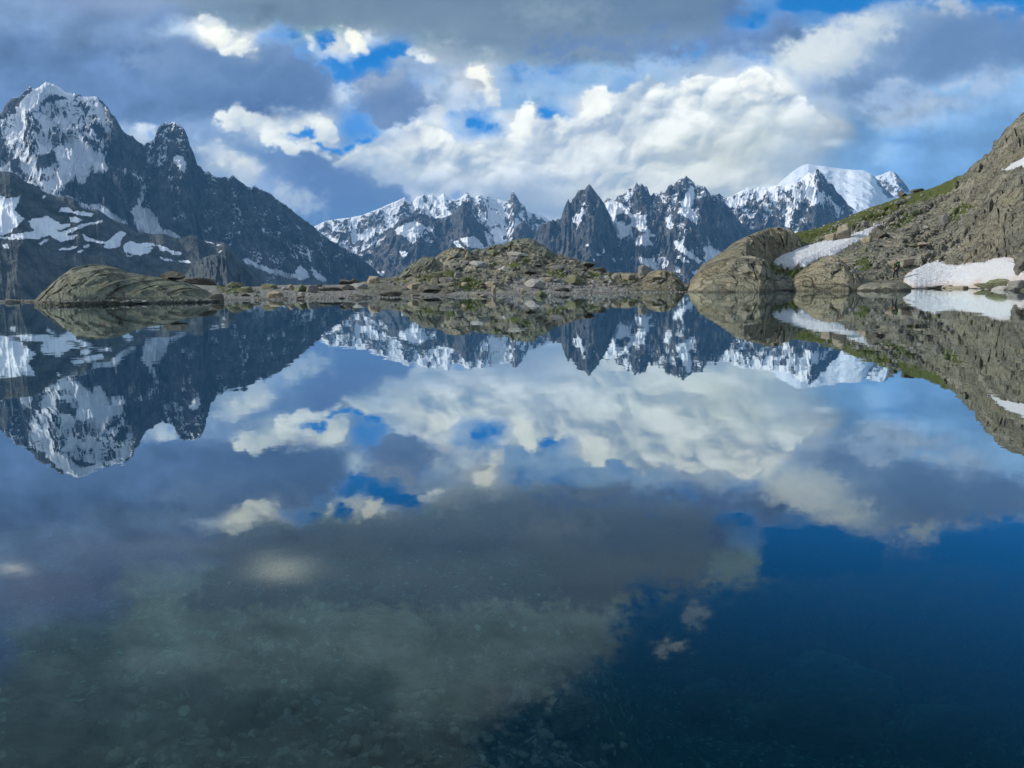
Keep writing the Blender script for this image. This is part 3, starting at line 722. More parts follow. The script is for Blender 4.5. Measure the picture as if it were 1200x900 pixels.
mountain('aiguille_ridge', 'row of dark rock needles with snow couloirs, right of the lone dark pyramid',
         RIDGE_E2, 9700., 2000., M_GRANITE, gully=.34, snowbase=-.04, snowtop=.3, ribs=15., seed=37, rows=300, zbase=-100, jag=.7,
         polys=[([(708,238),(716,234),(724,237),(736,242),(741,252),(752,252),(760,250),(757,256),(756,264),(762,272),(770,276),(766,278),(758,272),(752,272),(740,274),(728,280),(722,276),(718,262)], 1),
                ([(723,253),(730,250),(736,252),(740,256),(739,262),(733,264),(731,258),(724,260)], -1), ([(739,266),(745,266),(750,272),(744,276)], -1),
                ([(745,280),(752,276),(762,270),(766,276),(760,280),(765,286),(756,288),(746,287)], 1),
                ([(748,300),(760,303),(772,302),(780,301),(784,308),(780,314),(770,318),(758,312),(750,308)], .9),
                ([(778,255),(786,252),(790,262),(786,270),(780,264)], 1),
                ([(793,250),(800,236),(806,222),(812,216),(814,228),(810,244),(818,256),(816,264),(806,256),(798,252)], 1),
                ([(789,282),(800,282),(802,290),(810,296),(822,306),(820,309),(808,302),(798,296),(790,288)], 1),
                ([(793,300),(800,300),(810,308),(800,308)], .9), ([(824,290),(832,288),(840,292),(850,300),(846,312),(828,310)], 1),
                ([(736,222),(742,224),(738,238),(730,236)], .3), ([(774,230),(796,226),(800,240),(786,250),(776,244)], .22),
                ([(744,240),(758,230),(764,240),(756,250),(742,248)], -.2), ([(850,244),(878,274),(884,300),(846,300),(836,260)], -.25),
                ([(818,232),(850,244),(860,280),(830,280),(820,256)], -.35),
                ([(790,310),(798,314),(796,320),(790,318)], .9), ([(810,316),(820,318),(818,322),(810,321)], .9)])
RIDGE_E1 = [(604,312),(618,290),(626,278),(631,266),(636,262),(642,260),(645,258),(648,257),(651,259),(654,256),(656,257),(658,254),(661,244),(663,239),(666,232.6),(667.5,237),(669,238),(671,233),(674,230),(676,226),(678,223),(681,223),(685,222),
 (688,218),(690.8,215.6),(693,218),(695,221),(698,225),(702,230),(708,238),(712,246),(716,256),(719,266),(722,276),(726,277),(732,282),(736,280),(742,290),(748,304),(754,312),(768,326),(780,340)]
mountain('dark_pyramid_peak', 'lone dark rock pyramid standing straight above the middle of the far shore',
         RIDGE_E1, 8900., 1700., M_GRANITE, gully=.14, snowbase=-.18, snowtop=.2, ribs=13., seed=41, rows=280, zbase=-150, jag=.8,
         polys=[([(671,256),(676,250),(684,248),(682,258),(676,262),(672,262)], .9), ([(682,236),(687,240),(685,252),(681,250)], .6),
                ([(705,296),(709,288),(708,296),(705,299)], 1), ([(686,286),(690,286),(690,289),(686,289)], 1), ([(698,296),(705,298),(703,300),(698,299)], 1),
                ([(694,302),(699,304),(696,307)], 1), ([(716,302),(722,304),(721,308)], 1), ([(724,300),(732,302),(736,306),(728,304)], .8), ([(674,262),(680,260),(676,270)], .5)])

# valley floor under everything, out to the horizon
mt, t, out = material('valley_forest')
P = t.new('ShaderNodeTexCoord').outputs['Object']
principled(t, out, t.mix(t.noise(P, .002, 8, .6), (.03, .045, .03), (.09, .10, .07)), .95)
ang = np.linspace(0, 2 * math.pi, 97)[:-1]
V = [(0, 0, -420)]; Fv = []
for k, rr in enumerate((3000, 12000, 40000)):
    V += [(rr * math.sin(a), rr * math.cos(a), -420) for a in ang]
me = bpy.data.meshes.new('valley_floor')
fs = [(0, 1 + (i + 1) % 96, 1 + i) for i in range(96)]
for k in range(2):
    b0 = 1 + k * 96; b1 = b0 + 96
    fs += [(b0 + i, b0 + (i + 1) % 96, b1 + (i + 1) % 96, b1 + i) for i in range(96)]
me.from_pydata(V, [], fs); me.materials.append(mt)
o = bpy.data.objects.new('ground', me); COL.objects.link(o); prop(o, 'deep valley ground beyond the lake', kind='structure')
# ------------------------------------------------------------------ near terrain
# shoreline and skyline of the near land, read as bearings; the land rises from the water between them
SHORE = [(-60,356),(0,355),(45,354),(240,353),(340,351),(420,349.5),(500,348.5),(600,347.5),(700,345.5),(760,343.5),(800,342.5),(820,341.5),(900,341),(1000,339.7),(1060,338.5),(1120,337.5),(1150,338.5),(1200,341),(1300,344)]
CREST = [(-60,353),(0,352),(45,351),(60,349),(180,346),(215,333),(250,334),(270,335.5),(300,336),(330,334),(360,334),(390,334),(410,332),(430,329.5),(446,326),(460,325),(470,322),(480,316),(494,308),(508,304),
 (520,299),(534,295),(548,295),(564,296),(574,293),(586,290),(594,288),(604,285),(616,283),(626,285),(636,291),(646,296),(655,298),(666,301),(676,304),(686,310),(695,314),(704,316),(720,320),(730,319),
 (748,320),(758,321),(772,325),(786,327),(794,330),(802,332),(809,332),(830,318),(850,305),(877,292),(902,284),(920,278),(930,273),(939,270.6),(956,267),(965,263),(982.6,257.5),(1000,249.6),(1015,243),(1029,239),(1043,233.6),(1060,228),(1071,225),(1085,221),(1102,213),(1108,211),(1113,207),(1119,206),
 (1124,203),(1128,197),(1132,193),(1138,189),(1143,186),(1148,181),(1152,177),(1153,167),(1160,163),(1163,157),(1165.6,152),(1170,149),(1174,145),(1178,140),(1182,135),(1190,131),(1200,127),(1230,112),(1300,84),(1420,60)]
RCREST = [(-60,58),(45,58),(180,62),(215,64),(420,68),(480,76),(616,86),(700,84),(790,82),(830,92),(930,112),(1000,124),(1080,130),(1130,126),(1200,118),(1420,110)]
def crv(pts, xs): a = np.array(pts, float); return np.interp(xs, a[:, 0], a[:, 1])

fx = np.arange(-60, 1300, .9)                     # fine columns inside the view
azf, Tsf = pix_at(fx, crv(SHORE, fx))
_, Tcf = pix_at(fx, crv(CREST, fx))
rough = fbm(fx / 6., fx * 0, 4, 5, .6)
Tcf = Tcf + rough * .9 / F * sstep(400, 480, fx)
rsf = H_CAM / -Tsf * (1 + .012 * fbm(fx / 22., fx * 0 + .3, 4, 6))
rcf = crv(RCREST, fx)
k_ = np.exp(-.5 * (np.arange(-60, 61) / 22.) ** 2); k_ /= k_.sum()
rsf = np.convolve(np.pad(rsf, 60, 'edge'), k_, 'valid') * (1 + .006 * fbm(fx / 30., fx * 0 + .3, 3, 6, .5)); rcf = np.convolve(np.pad(rcf, 60, 'edge'), k_, 'valid')
zcf = H_CAM + Tcf * rcf
# the shoreline closes round behind the camera
oaz = np.arange(azf[-1] + R(2), azf[0] + 2 * math.pi - R(1), R(2.))
q = (oaz - azf[-1]) / (azf[0] + 2 * math.pi - azf[-1])
def blend(a, b, mid):
    w = np.clip(np.minimum(q, 1 - q) / .28, 0, 1); w = w * w * (3 - 2 * w)
    return (a + (b - a) * q) * (1 - w) + mid * w
AZ = np.concatenate([azf, oaz]); 
RS = np.concatenate([rsf, blend(rsf[-1], rsf[0], 1.15)])
RC = np.concatenate([rcf, blend(rcf[-1], rcf[0], 60.)])
ZC = np.concatenate([zcf, blend(zcf[-1], zcf[0], 9.)])
PXC = np.concatenate([fx, 1300 + q * 2000])
NCOL = len(AZ)
def slope_prof(t, px):
    """height share between shore (0) and crest (1)"""
    beach = sstep(380, 460, px) * (1 - sstep(800, 830, px))
    low = 1 - sstep(380, 420, px)
    a = .85 * t + .15 * t * t                       # right slope
    b = .10 * t + .90 * sstep(.16, 1.0, t) ** 1.1   # beach then knoll
    c = .75 * t + .25 * sstep(.2, .9, t)
    return a * (1 - beach) * (1 - low) + b * beach * (1 - low) + c * low
def relief(x, y, t, px, zc):
    """rock relief in metres"""
    right = sstep(800, 860, px)
    knoll = sstep(440, 500, px) * (1 - sstep(770, 810, px))
    # slabs dip to the lake, cracks climb to the upper right
    u = x * .80 + y * .60; v = -x * .60 + y * .80
    w = fbm(x / 7, y / 7, 4, 61)
    slab = ridged(u / 16 + w * .8, v / 3.6 + w * 1.2, 5, 62, .6)
    f1, f21, cid = worley(u / 4.2 + w * .9, v / 1.7 + w * .7, 63)
    g1, g21, gid = worley(x / .9 + w, y / .8, 64)
    h1, h21, hid = worley(x / 2.3 + w, y / 2.1, 66)
    fine = fbm(x / 1.1, y / 1.1, 5, 65, .6)
    r = 1.0 * (slab - .45) + .5 * (cid - .5) * sstep(0, .12, f21) - .45 * (1 - sstep(0, .10, f21)) + .16 * fine
    big = sstep(1040, 1130, px) * sstep(.0, .12, t)
    smooth_slab = .9 * (ridged(u / 26 + w * .5, v / 8 + w, 4, 71, .5) - .4) - .7 * (1 - sstep(0, .035, np.abs(f21 * .5 + .1 * w - .02))) * .8 + .07 * fine
    r = r * (1 - .80 * big) + smooth_slab * big
    talus = .42 * (hid - .35) * sstep(0, .25, h21) + .22 * (gid - .4) * sstep(0, .25, g21) - .12 * (1 - sstep(0, .2, g21))
    tz = sstep(.08, .2, t) * (1 - sstep(.45, .75, t)) * sstep(930, 980, px) * (1 - sstep(1060, 1130, px))
    r = r * (1 - .7 * tz) + talus * 1.3 * tz
    k = .55 * (ridged(x / 6 + w, y / 5, 5, 67, .6) - .4) + talus * .9 + .08 * fine
    k = k * (.12 + .88 * sstep(.14, .34, t))
    low = .10 * fine + .10 * (ridged(x / 2.5 + w, y / 1.3, 4, 68) - .4)
    return r * .42 * right + k * .75 * knoll * (1 - right) + low * (1 - knoll) * (1 - right)

NB = 400
tt = np.concatenate([[-.22, -.12, -.06, -.03], np.linspace(0, 1, NB), 1 + np.array([.02, .05, .1, .2, .35, .6, 1, 1.6, 3, 6, 12, 22])])
Tg, Ag = np.meshgrid(tt, AZ, indexing='ij')
RSg = np.broadcast_to(RS, Tg.shape); RCg = np.broadcast_to(RC, Tg.shape); ZCg = np.broadcast_to(ZC, Tg.shape); PXg = np.broadcast_to(PXC, Tg.shape)
RG = RSg + (RCg - RSg) * Tg
RG = np.where(Tg < 0, RSg + Tg * np.clip(RSg * .25, .06, 14), RG)
tc_ = np.clip(Tg, 0, 1)
ZG0 = ZCg * slope_prof(tc_, PXg)
ZG0 = np.where(Tg < 0, Tg * 2.2, ZG0)
back = np.clip(Tg - 1, 0, None)
ZG0 = ZG0 - back * 9 - np.clip(back - 3, 0, None) * 12
xg = RG * np.sin(Ag); yg = RG * np.cos(Ag)
rel_env = sstep(.0, .03, Tg) * (1 - .85 * sstep(.9, 1.0, Tg) * (Tg <= 1)) * (Tg < 3)
REL = relief(xg, yg, tc_, PXg, ZCg)
CRACKS = [([(1024,277),(1035,268),(1052,257),(1071,253),(1085,246),(1104,234),(1132,221),(1149,213),(1171,204)], 2.0, 1.3),
 ([(1083,307),(1100,298),(1117,290),(1130,277),(1138,265),(1150,257),(1160,250),(1164,238),(1177,224),(1200,213),(1240,196)], 1.7, 1.5),
 ([(1150,192),(1165,188),(1182,179),(1200,171),(1230,158)], 2.0, 1.6), ([(1116,240),(1138,232),(1160,221),(1190,206)], 1.5, 1.0), ([(1174,148),(1168,162),(1162,180),(1146,204)], 1.5, 1.1),
 ([(1060,284),(1082,272),(1104,262),(1126,248)], 1.4, .8), ([(1120,318),(1150,292),(1176,276),(1210,262)], 1.2, .6), ([(1174,330),(1180,300),(1176,262),(1186,236)], .9, .45), ([(1100,300),(1118,306),(1140,300),(1158,304)], 1.2, .7),
 ([(1196,130),(1190,150),(1196,170)], 1.4, 1.0), ([(1040,300),(1060,292),(1078,290)], 1.5, .8), ([(940,290),(960,282),(990,272),(1020,262)], 1.3, .5), ([(505,312),(530,304),(552,300)], 1.2, .5), ([(590,300),(616,296),(650,306)], 1.2, .5),
 ([(1128,215),(1150,200),(1170,196),(1200,182)], 1.3, .9)]
pxc, pyc = azT_pix(Ag, (ZG0 - H_CAM) / RG)
cw = fbm(pxc / 12., pyc / 9., 4, 77) * 5
for pl, wd, dp in CRACKS:
    dmin = np.full(pxc.shape, 99.)
    for (x1, y1), (x2, y2) in zip(pl[:-1], pl[1:]):
        vx, vy = x2 - x1, y2 - y1; tq = np.clip(((pxc - x1) * vx + (pyc + cw - y1) * vy) / (vx * vx + vy * vy), 0, 1)
        dmin = np.minimum(dmin, np.hypot(pxc - x1 - tq * vx, pyc + cw - y1 - tq * vy))
    g_ = np.exp(-(dmin / wd) ** 2); up_ = np.exp(-(dmin / (wd * 4)) ** 2)
    REL += (-1.1 * dp * g_ + .30 * dp * up_) * (Tg > .04)
right_ = sstep(800, 860, PXg); mid_ = sstep(440, 500, PXg) * (1 - sstep(770, 810, PXg))
lw = fbm(pxc / 46., pyc / 30., 5, 171, .55); lm = sstep(-.25, .25, fbm(pxc / 70., pyc / 40., 3, 175))
for sc_, am_, ang_, sd_ in ((30., .62, .66, 0.), (12., .20, .58, 3.7)):
    q_ = (pyc + ang_ * pxc) / sc_ + lw * 2.2 + sd_; sw = q_ - np.floor(q_)
    REL += am_ * (sw ** .7 - .55) * lm * right_ * sstep(.05, .15, Tg) * sstep(860, 930, pxc)
q_ = (pyc + .16 * pxc) / 10. + lw * 2.; sw = q_ - np.floor(q_)
REL += .26 * (sw ** .7 - .55) * (1 - lm * .6) * mid_ * sstep(.2, .35, Tg)
ZG = ZG0 + REL * rel_env * np.clip(ZCg / 3., .3, 1)
# nothing rises over the skyline
Tel = (ZG - H_CAM) / RG; Tcr = ((ZCg - H_CAM) / RCg)
lim = Tcr - (1 - tc_) * .0016
ZG = np.where((Tel > lim) & (Tg > .02) & (Tg < 1), lim * RG + H_CAM, ZG)
SNOWP = {
 'upper': [(902,305),(919.6,299.5),(940.6,291),(965,284),(1000,275.5),(1020,268),(1037,262),(1025,271.7),(1017,277.5),(1000,286),(990,292),(977,299.5),(963,301),(953,306.5),(944,312),(932,313),(919.6,312.7),(911,311)],
 'lake': [(1058,328),(1063,321),(1075,315),(1083,311),(1093,309),(1107,307.5),(1110,311),(1123,311.5),(1143,308),(1157,307),(1167,302.5),(1187,302),(1190,309),(1196,315),(1204,320),(1204,331),(1188,333),(1170,335.5),(1150,337.2),(1100,337),(1073,337),(1062,334)],
 'high': [(1172.5,201.7),(1188,190.6),(1200,185),(1230,172),(1236,186),(1200,193),(1182,199)]}
PXV, PYV = azT_pix(Ag, (ZG0 - H_CAM) / RG)
infov = (np.arange(NCOL)[None, :] < len(fx)) & np.ones(Tg.shape, bool)
flat = np.zeros(Tg.shape, bool)
for k, pl in SNOWP.items(): flat |= inpoly(PXV, PYV, pl) & infov & (Tg > 0) & (Tg < 1)
ZG = np.where(flat, ZG0 + (ZG - ZG0) * .12 - .05, ZG)
PXW, PYW = azT_pix(Ag, (ZG - H_CAM) / RG)
GRASS = [[(939,270),(1000,249),(1043,233),(1081,221),(1124,202),(1130,200),(1118,222),(1085,234),(1060,242),(1030,258),(1000,267),(968,276),(940,288),(925,286),(930,274)],
 [(996,318),(1000,306),(1012,300),(1028,304),(1024,314),(1006,318)],[(1104,258),(1112,246),(1126,238),(1140,240),(1128,254),(1112,262)],[(900,308),(912,314),(935,314),(962,312),(972,320),(940,326),(908,322)],
 [(1040,268),(1056,252),(1080,246),(1072,256),(1052,272)],
 [(532,336),(540,326),(556,324),(572,330),(566,338),(548,342)],[(592,312),(596,304),(610,300),(622,302),(618,310),(602,314)],[(488,328),(496,320),(508,322),(506,330),(494,332)],[(458,330),(466,324),(478,324),(474,332)],
 [(250,338),(262,334),(282,336),(290,340),(270,344)],[(724,326),(736,320),(748,322),(744,330),(730,332)],[(640,318),(650,312),(664,318),(658,326),(644,326)],[(516,322),(524,314),(534,318),(528,326)],[(684,324),(694,318),(704,322),(700,328)]]
gr = np.zeros(Tg.shape)
ed = fbm(PXW / 7., PYW / 4., 5, 81, .65)
for pl in GRASS: gr = np.where(inpoly(PXW + ed * 14, PYW + np.roll(ed, 40, 1) * 8, pl) & infov & (Tg <= 1.1), 1., gr)
thin = fbm(xg / 1.6, yg / 1.6, 5, 83, .65)
gr = np.clip(gr * (.90 + 1.2 * thin), 0, 1) + .55 * sstep(.10, .38, thin) * sstep(830, 900, PXg) * (1 - .75 * sstep(1060, 1140, PXg)) * sstep(.2, .4, Tg)
gr = gr * (PXg < 1300) + (PXg >= 1300) * .4
grav = np.clip((1 - sstep(.16, .30, Tg)) * sstep(380, 440, PXg) * (1 - sstep(800, 815, PXg)) + (1 - sstep(405, 440, PXg)) * .8, 0, 1)
grav = np.where(inpoly(PXW + ed * 6, PYW + ed * 3, [(600,326),(640,324),(676,326),(700,332),(740,338),(730,344),(600,346),(590,336)]) & infov, 1, grav)

def near_rock_material(name, tint=(1, 1, 1), lich=.5, scale=1.):
    mt, t, out = material(name)
    P = t.new('ShaderNodeTexCoord').outputs['Object']
    P = t.vmath('SCALE', P, scale)
    Pw = t.vmath('ADD', P, t.vmath('SCALE', t.vmath('SUBTRACT', t.noise(P, .5, 4, .6, color=True), (.5, .5, .5)), 1.6))
    Rt = t.new('ShaderNodeMapping'); Rt.inputs['Rotation'].default_value = (0, R(-18), R(37)); t.put(Rt.inputs['Vector'], Pw)
    st = t.vmath('MULTIPLY', Rt.outputs[0], (.35, 1, 1.6))
    n1 = t.noise(P, .35, 8, .62); n2 = t.noise(st, 2.2, 9, .68); n3 = t.noise(P, 9, 6, .65)
    v1 = t.voronoi(st, .55); v2 = t.voronoi(Pw, 1.9)
    c = t.mix(t.smooth(n1, .36, .62), tuple(a * b for a, b in zip((.19, .175, .12), tint)), tuple(a * b for a, b in zip((.125, .13, .108), tint)))
    c = t.mix(t.smooth(n2, .40, .62, 0, .75), c, tuple(a * b for a, b in zip((.27, .26, .21), tint)))
    c = t.mix(t.smooth(n2, .34, .46, .6, 0), c, (.070, .068, .058))
    c = t.mix(t.mul(t.smooth(n3, .50, .66), lich), c, (.205, .215, .095))
    c = t.mix(t.mul(t.smooth(t.noise(P, .8, 6, .6), .58, .70), .55), c, (.30, .19, .12))
    vb = t.new('ShaderNodeTexVoronoi', feature='F1'); t.put(vb.inputs['Vector'], t.vmath('MULTIPLY', Rt.outputs[0], (.5, 1, 1.3))); vb.inputs['Scale'].default_value = .33
    vt = t.xyz(vb.outputs['Color'])
    c = t.mix(t.smooth(vt[0], .45, .9, 0, .55), c, tuple(a * b for a, b in zip((.10, .098, .08), tint)))
    c = t.mix(t.smooth(vt[1], .6, .95, 0, .5), c, tuple(a * b for a, b in zip((.33, .31, .25), tint)))
    v3 = t.voronoi(t.vmath('MULTIPLY', Rt.outputs[0], (.5, 1, 1.3)), .33)
    c = t.mix(t.smooth(v3, .0, .035, .75, 0), c, (.03, .03, .026))
    c = t.mix(t.smooth(v1, 0, .035, .8, 0), c, (.035, .034, .03))
    c = t.mix(t.smooth(v2, 0, .045, .5, 0), c, (.045, .044, .04))
    g = t.attr('gravel')
    gn = t.noise(P, 7, 8, .75)
    gc = t.mix(t.smooth(gn, .3, .7), (.13, .128, .12), (.27, .265, .25))
    c = t.mix(t.smooth(t.add(g, t.mul(t.sub(n1, .5), .5)), .35, .55), c, gc)
    wet = t.attr('wet')
    c = t.mix(t.math('MULTIPLY', wet, .7, clamp=True), c, (.035, .035, .03))
    ga = t.attr('grass')
    gt = t.mix(t.noise(P, 3.2, 7, .7), (.030, .050, .012), (.115, .135, .032))
    gt = t.mix(t.smooth(t.noise(P, .9, 5, .6), .55, .72), gt, (.15, .13, .055))
    c = t.mix(t.smooth(t.add(ga, t.mul(t.sub(t.noise(P, 4, 7, .7), .5), .8)), .40, .55), c, gt)
    h = t.add(t.add(t.mul(n2, .55), t.mul(n3, .10)), t.add(t.mul(t.smooth(v1, 0, .07), .22), t.mul(t.smooth(v2, 0, .1), .10)))
    b = t.bump(h, .38, .85)
    principled(t, out, c, .88, b, .25)
    return mt
M_NEAR = near_rock_material('shore_rock')
i0 = 0
Vn = np.stack([xg, yg, ZG], -1).reshape(-1, 3)
fm = grid_faces(len(tt), NCOL)
# close the ring
i = np.arange(len(tt) * NCOL).reshape(len(tt), NCOL)
ring = np.stack([i[:-1, -1], i[:-1, 0], i[1:, 0], i[1:, -1]], -1)
fm = np.vstack([fm, ring])[:, ::-1]
wetg = (1 - sstep(.02, .16, ZG)) * (1 - grav * .3)
terrain = add_mesh('terrain', Vn, fm, M_NEAR, True, {'grass': gr, 'gravel': grav, 'wet': wetg})
prop(terrain, 'rocky land round the lake with a knoll in the middle and a steep slope at the right', kind='structure')

near_objs = [terrain]
# ray / height lookup over the near land for placing things
colx = PXW[4:4 + NB, :len(fx)]; coly = PYW[4:4 + NB, :len(fx)]
def ground_at(px, py):
    c = int(np.clip(round((px + 60) / .9), 0, len(fx) - 1))
    colv = coly[:, c]
    idx = np.nonzero(colv <= py)[0]
    k = idx[0] if len(idx) else NB - 1
    return Vector((xg[4 + k, c], yg[4 + k, c], ZG[4 + k, c])), RG[4 + k, c]
def height_xy(x, y):
    a = math.atan2(x, y); r = math.hypot(x, y)
    c = int(np.clip(np.searchsorted(azf, a), 0, len(fx) - 1))
    return float(np.interp((r - RS[c]) / (RC[c] - RS[c]), tt, ZG[:, c]))

# ------------------------------------------------------------------ snow patches lying on the land
mt, t, out = material('old_snow')
P = t.new('ShaderNodeTexCoord').outputs['Object']
dirt = t.noise(P, .45, 8, .65); cup = t.noise(t.vmath('MULTIPLY', P, (1, 1, 1.6)), 2.4, 5, .55)
pk = t.attr('dirt')
c = t.mix(t.smooth(t.add(t.mul(t.sub(dirt, .5), 1.2), pk), .05, .75), (.60, .62, .66), (.50, .41, .36))
c = t.mix(t.smooth(t.noise(t.vmath('MULTIPLY', P, (1, 1, 2.5)), 4, 8, .75), .50, .66, 0, .6), c, (.42, .38, .34))
principled(t, out, c, .8, t.bump(t.add(cup, t.mul(t.noise(P, 9, 4, .6), .3)), .35, .9), .2)
M_SNOW = mt
def snow_patch(key, label, thick, dirt):
    pl = SNOWP[key]
    ins = inpoly(PXV + ed * 2.2, PYV + np.roll(ed, 30, 1) * 1.4, pl) & infov & (Tg > -.03) & (Tg < 1)
    # distance from the edge, in cells
    d = ins.astype(float)
    cur = ins.copy(); depth_ = cur.astype(float)
    for k in range(14):
        nx = cur.copy()
        nx[1:] &= cur[:-1]; nx[:-1] &= cur[1:]; nx[:, 1:] &= cur[:, :-1]; nx[:, :-1] &= cur[:, 1:]
        cur = nx; depth_ += cur
    grow = ins.copy(); grow[1:] |= ins[:-1]; grow[:-1] |= ins[1:]; grow[:, 1:] |= ins[:, :-1]; grow[:, :-1] |= ins[:, 1:]
    cups = ridged(xg / .9, yg / .8, 3, 141)
    Zs = ZG + np.where(ins, thick * np.sqrt(depth_ / 15.) - thick * .12 * (1 - cups) * (depth_ > 1), -.25)
    f = grid_faces(len(tt), NCOL)
    g = grow.ravel(); keep = g[f].all(1); f = f[keep][:, ::-1]
    used = np.unique(f); mp = np.full(g.size, -1); mp[used] = np.arange(len(used))
    V = np.stack([xg, yg, Zs], -1).reshape(-1, 3)[used]
    o = add_mesh('snow_patch', V, mp[f], M_SNOW, True, {'dirt': dirt * np.clip(1 - depth_ / 15, 0, 1).ravel()[used] + .02})
    prop(o, label, 'snow patch'); near_objs.append(o)
    return o
snow_patch('upper', 'long white snow tongue lying across the green slope above the rock dome', .5, .1)
snow_patch('lake', 'dirty pinkish snow bank reaching down to the water below the big slab', .5, .5)
snow_patch('high', 'small snow strip high on the crag at the top of the steep slope', .4, .0)

# ------------------------------------------------------------------ rock outcrops: whalebacks standing at the shore
def outcrop(name, label, ridge, front, r_front, r_back, mat, seed, rough=1., pw=.5, step=.5, rows=110, dirn=(.6, .8), bulge=.35):
    rp = np.array(ridge, float); fp = np.array(front, float)
    xs = np.arange(rp[0, 0], rp[-1, 0] + .01, step)
    az, T = pix_at(xs, np.interp(xs, rp[:, 0], rp[:, 1])); _, Tf = pix_at(xs, np.interp(xs, fp[:, 0], fp[:, 1]))
    rf = crv(r_front, xs) if isinstance(r_front, list) else np.full(xs.shape, float(r_front))
    rb = crv(r_back, xs) if isinstance(r_back, list) else np.full(xs.shape, float(r_back))
    zt = H_CAM + T * rb; zf = H_CAM + Tf * rf
    ends = np.sqrt(np.clip(np.minimum(xs - xs[0], xs[-1] - xs) / (xs[-1] - xs[0]) * 5, 0, 1))
    s = np.linspace(-.12, 1, rows); sb = 1 + np.linspace(.04, .8, 24)
    S = np.concatenate([s, sb])
    Sg, Ag_ = np.meshgrid(S, az, indexing='ij')
    rmid = rf + (rb - rf) * (1 - ends * .999)[None, :] * .25
    Rr = rmid + (rb - rmid) * Sg
    sc = np.clip(Sg, 0, 1)
    prof = (1 - (1 - sc) ** 2) ** pw
    Z = zf[None, :] + (zt - zf)[None, :] * prof
    Z = np.where(Sg < 0, zf[None, :] + Sg * 12, Z)
    Z = np.where(Sg > 1, zt[None, :] - (zt - zf + 1)[None, :] * (1 - np.sqrt(np.clip(1 - (Sg - 1) ** 2, 0, 1))) * 2.2, Z)
    x = Rr * np.sin(Ag_); y = Rr * np.cos(Ag_)
    hgt = max(float((zt - zf).max()), .5)
    k = hgt / 6.
    u = (x * dirn[0] + Z * dirn[1]) ; v = (-x * dirn[1] + Z * dirn[0])
    w = fbm(x / (5 * k + .8), Z / (3 * k + .8), 4, seed)
    L = 3.2 * (k ** .6)
    sl = ridged(u / L / 2.2 + w, v / L * 1.1 + w * .8, 5, seed + 1, .6)
    f1, f21, cid = worley(u / L + w * .8, v / L * 1.8 + w * .6, seed + 2)
    fine = fbm(x / .7, Z / .7 + y * .4, 5, seed + 3, .62)
    dsp = rough * (k ** .8) * ((sl - .45) * 1.3 * bulge / .35 + (cid - .5) * .55 * sstep(0, .15, f21) - .5 * (1 - sstep(0, .09, f21)) + .16 * fine)
    env = sstep(-.02, .12, Sg) * (1 - .8 * sstep(.86, 1, Sg) * (Sg <= 1.02))
    Rr = Rr - dsp * env * 1.3; Z = Z + dsp * env * .35
    Tl = (Z - H_CAM) / Rr
    lim = T[None, :] - (1 - sc) * .0012
    Z = np.where((Tl > lim) & (Sg < 1) & (Sg > 0), lim * Rr + H_CAM, Z)
    x = Rr * np.sin(Ag_); y = Rr * np.cos(Ag_)
    V = np.stack([x, y, Z], -1).reshape(-1, 3)
    wt_ = (1 - sstep(.02, .18, Z))
    o = add_mesh(name, V, grid_faces(len(S), len(xs))[:, ::-1], mat, True, {'wet': wt_, 'grass': np.full(Z.shape, -.2), 'gravel': np.full(Z.shape, -1.)})
    prop(o, label, kind='structure'); near_objs.append(o)
    return o
M_OUT1 = near_rock_material('grey_green_rock', (.80, .88, .86), .45)
M_OUT2 = near_rock_material('tan_rock', (1.08, 1.02, .90), .35)
outcrop('rock_outcrop', 'long low grey-green whaleback of rock on the shore below the snow patched mountainside',
        [(40,353),(47.5,344),(55,337),(62.5,331),(72.5,322.5),(85,314),(95,311.5),(105,310),(115,309.6),(125,310.5),(137.5,314),(150,319),(170,322.5),(190,325),(215,330),(230,335),(242.5,341),(256,348)],
        [(40,355),(120,355.5),(240,354),(256,353)], 45., 53., M_OUT1, 201, .55, .5, dirn=(.9, .42))
outcrop('rock_outcrop', 'big smooth tan rock dome rising from the water beside the long snow tongue',
        [(805,341),(809,328),(816,320),(821.5,311),(834,303),(849.5,292.5),(860,284),(877.5,276),(888,271.5),(902,267),(911,266.3),(919.6,267),(930,271.5),(937,278),(943,288),(946,296)],
        [(805,342.3),(880,341.8),(886,318),(902,306),(918,301),(934,293.5),(946,290)], [(805,62),(875,64),(902,86),(946,96)], [(805,74),(870,84),(905,98),(946,102)], M_OUT2, 211, .75, .62, dirn=(.75, .66))
outcrop('rock_outcrop', 'lower rugged grey rock knob at the foot of the tan dome',
        [(818,338),(826,326),(838,317),(852,309),(862,302),(874,299),(886,301),(897,304),(903,312),(906,324),(909,338)],
        [(818,342.3),(909,342)], 61., 69., M_NEAR, 217, 1.0, .5, dirn=(.7, .7))
outcrop('rock_outcrop', 'rounded grey rock hump at the water between the snow tongue and the hiker',
        [(926,338),(929,328),(934,321),(942,315),(948,312),(953,308),(958,305.5),(966,302),(974,300),(982,301),(988,305),(994,309),(1000,313),(1006,322),(1010,332),(1013,338)],
        [(926,341.3),(970,341),(1013,340.3)], 63.5, 73., M_OUT2, 223, .9, .5, dirn=(.8, .6))
outcrop('rock_outcrop', 'low stepped rock ledge at the waterline under the hiker',
        [(1000,338),(1006,332),(1016,330.5),(1030,330),(1044,329),(1054,329.5),(1062,332),(1068,336)],
        [(1000,340.5),(1070,339)], 63.5, 69., M_NEAR, 229, .5, .4, dirn=(.9, .3))
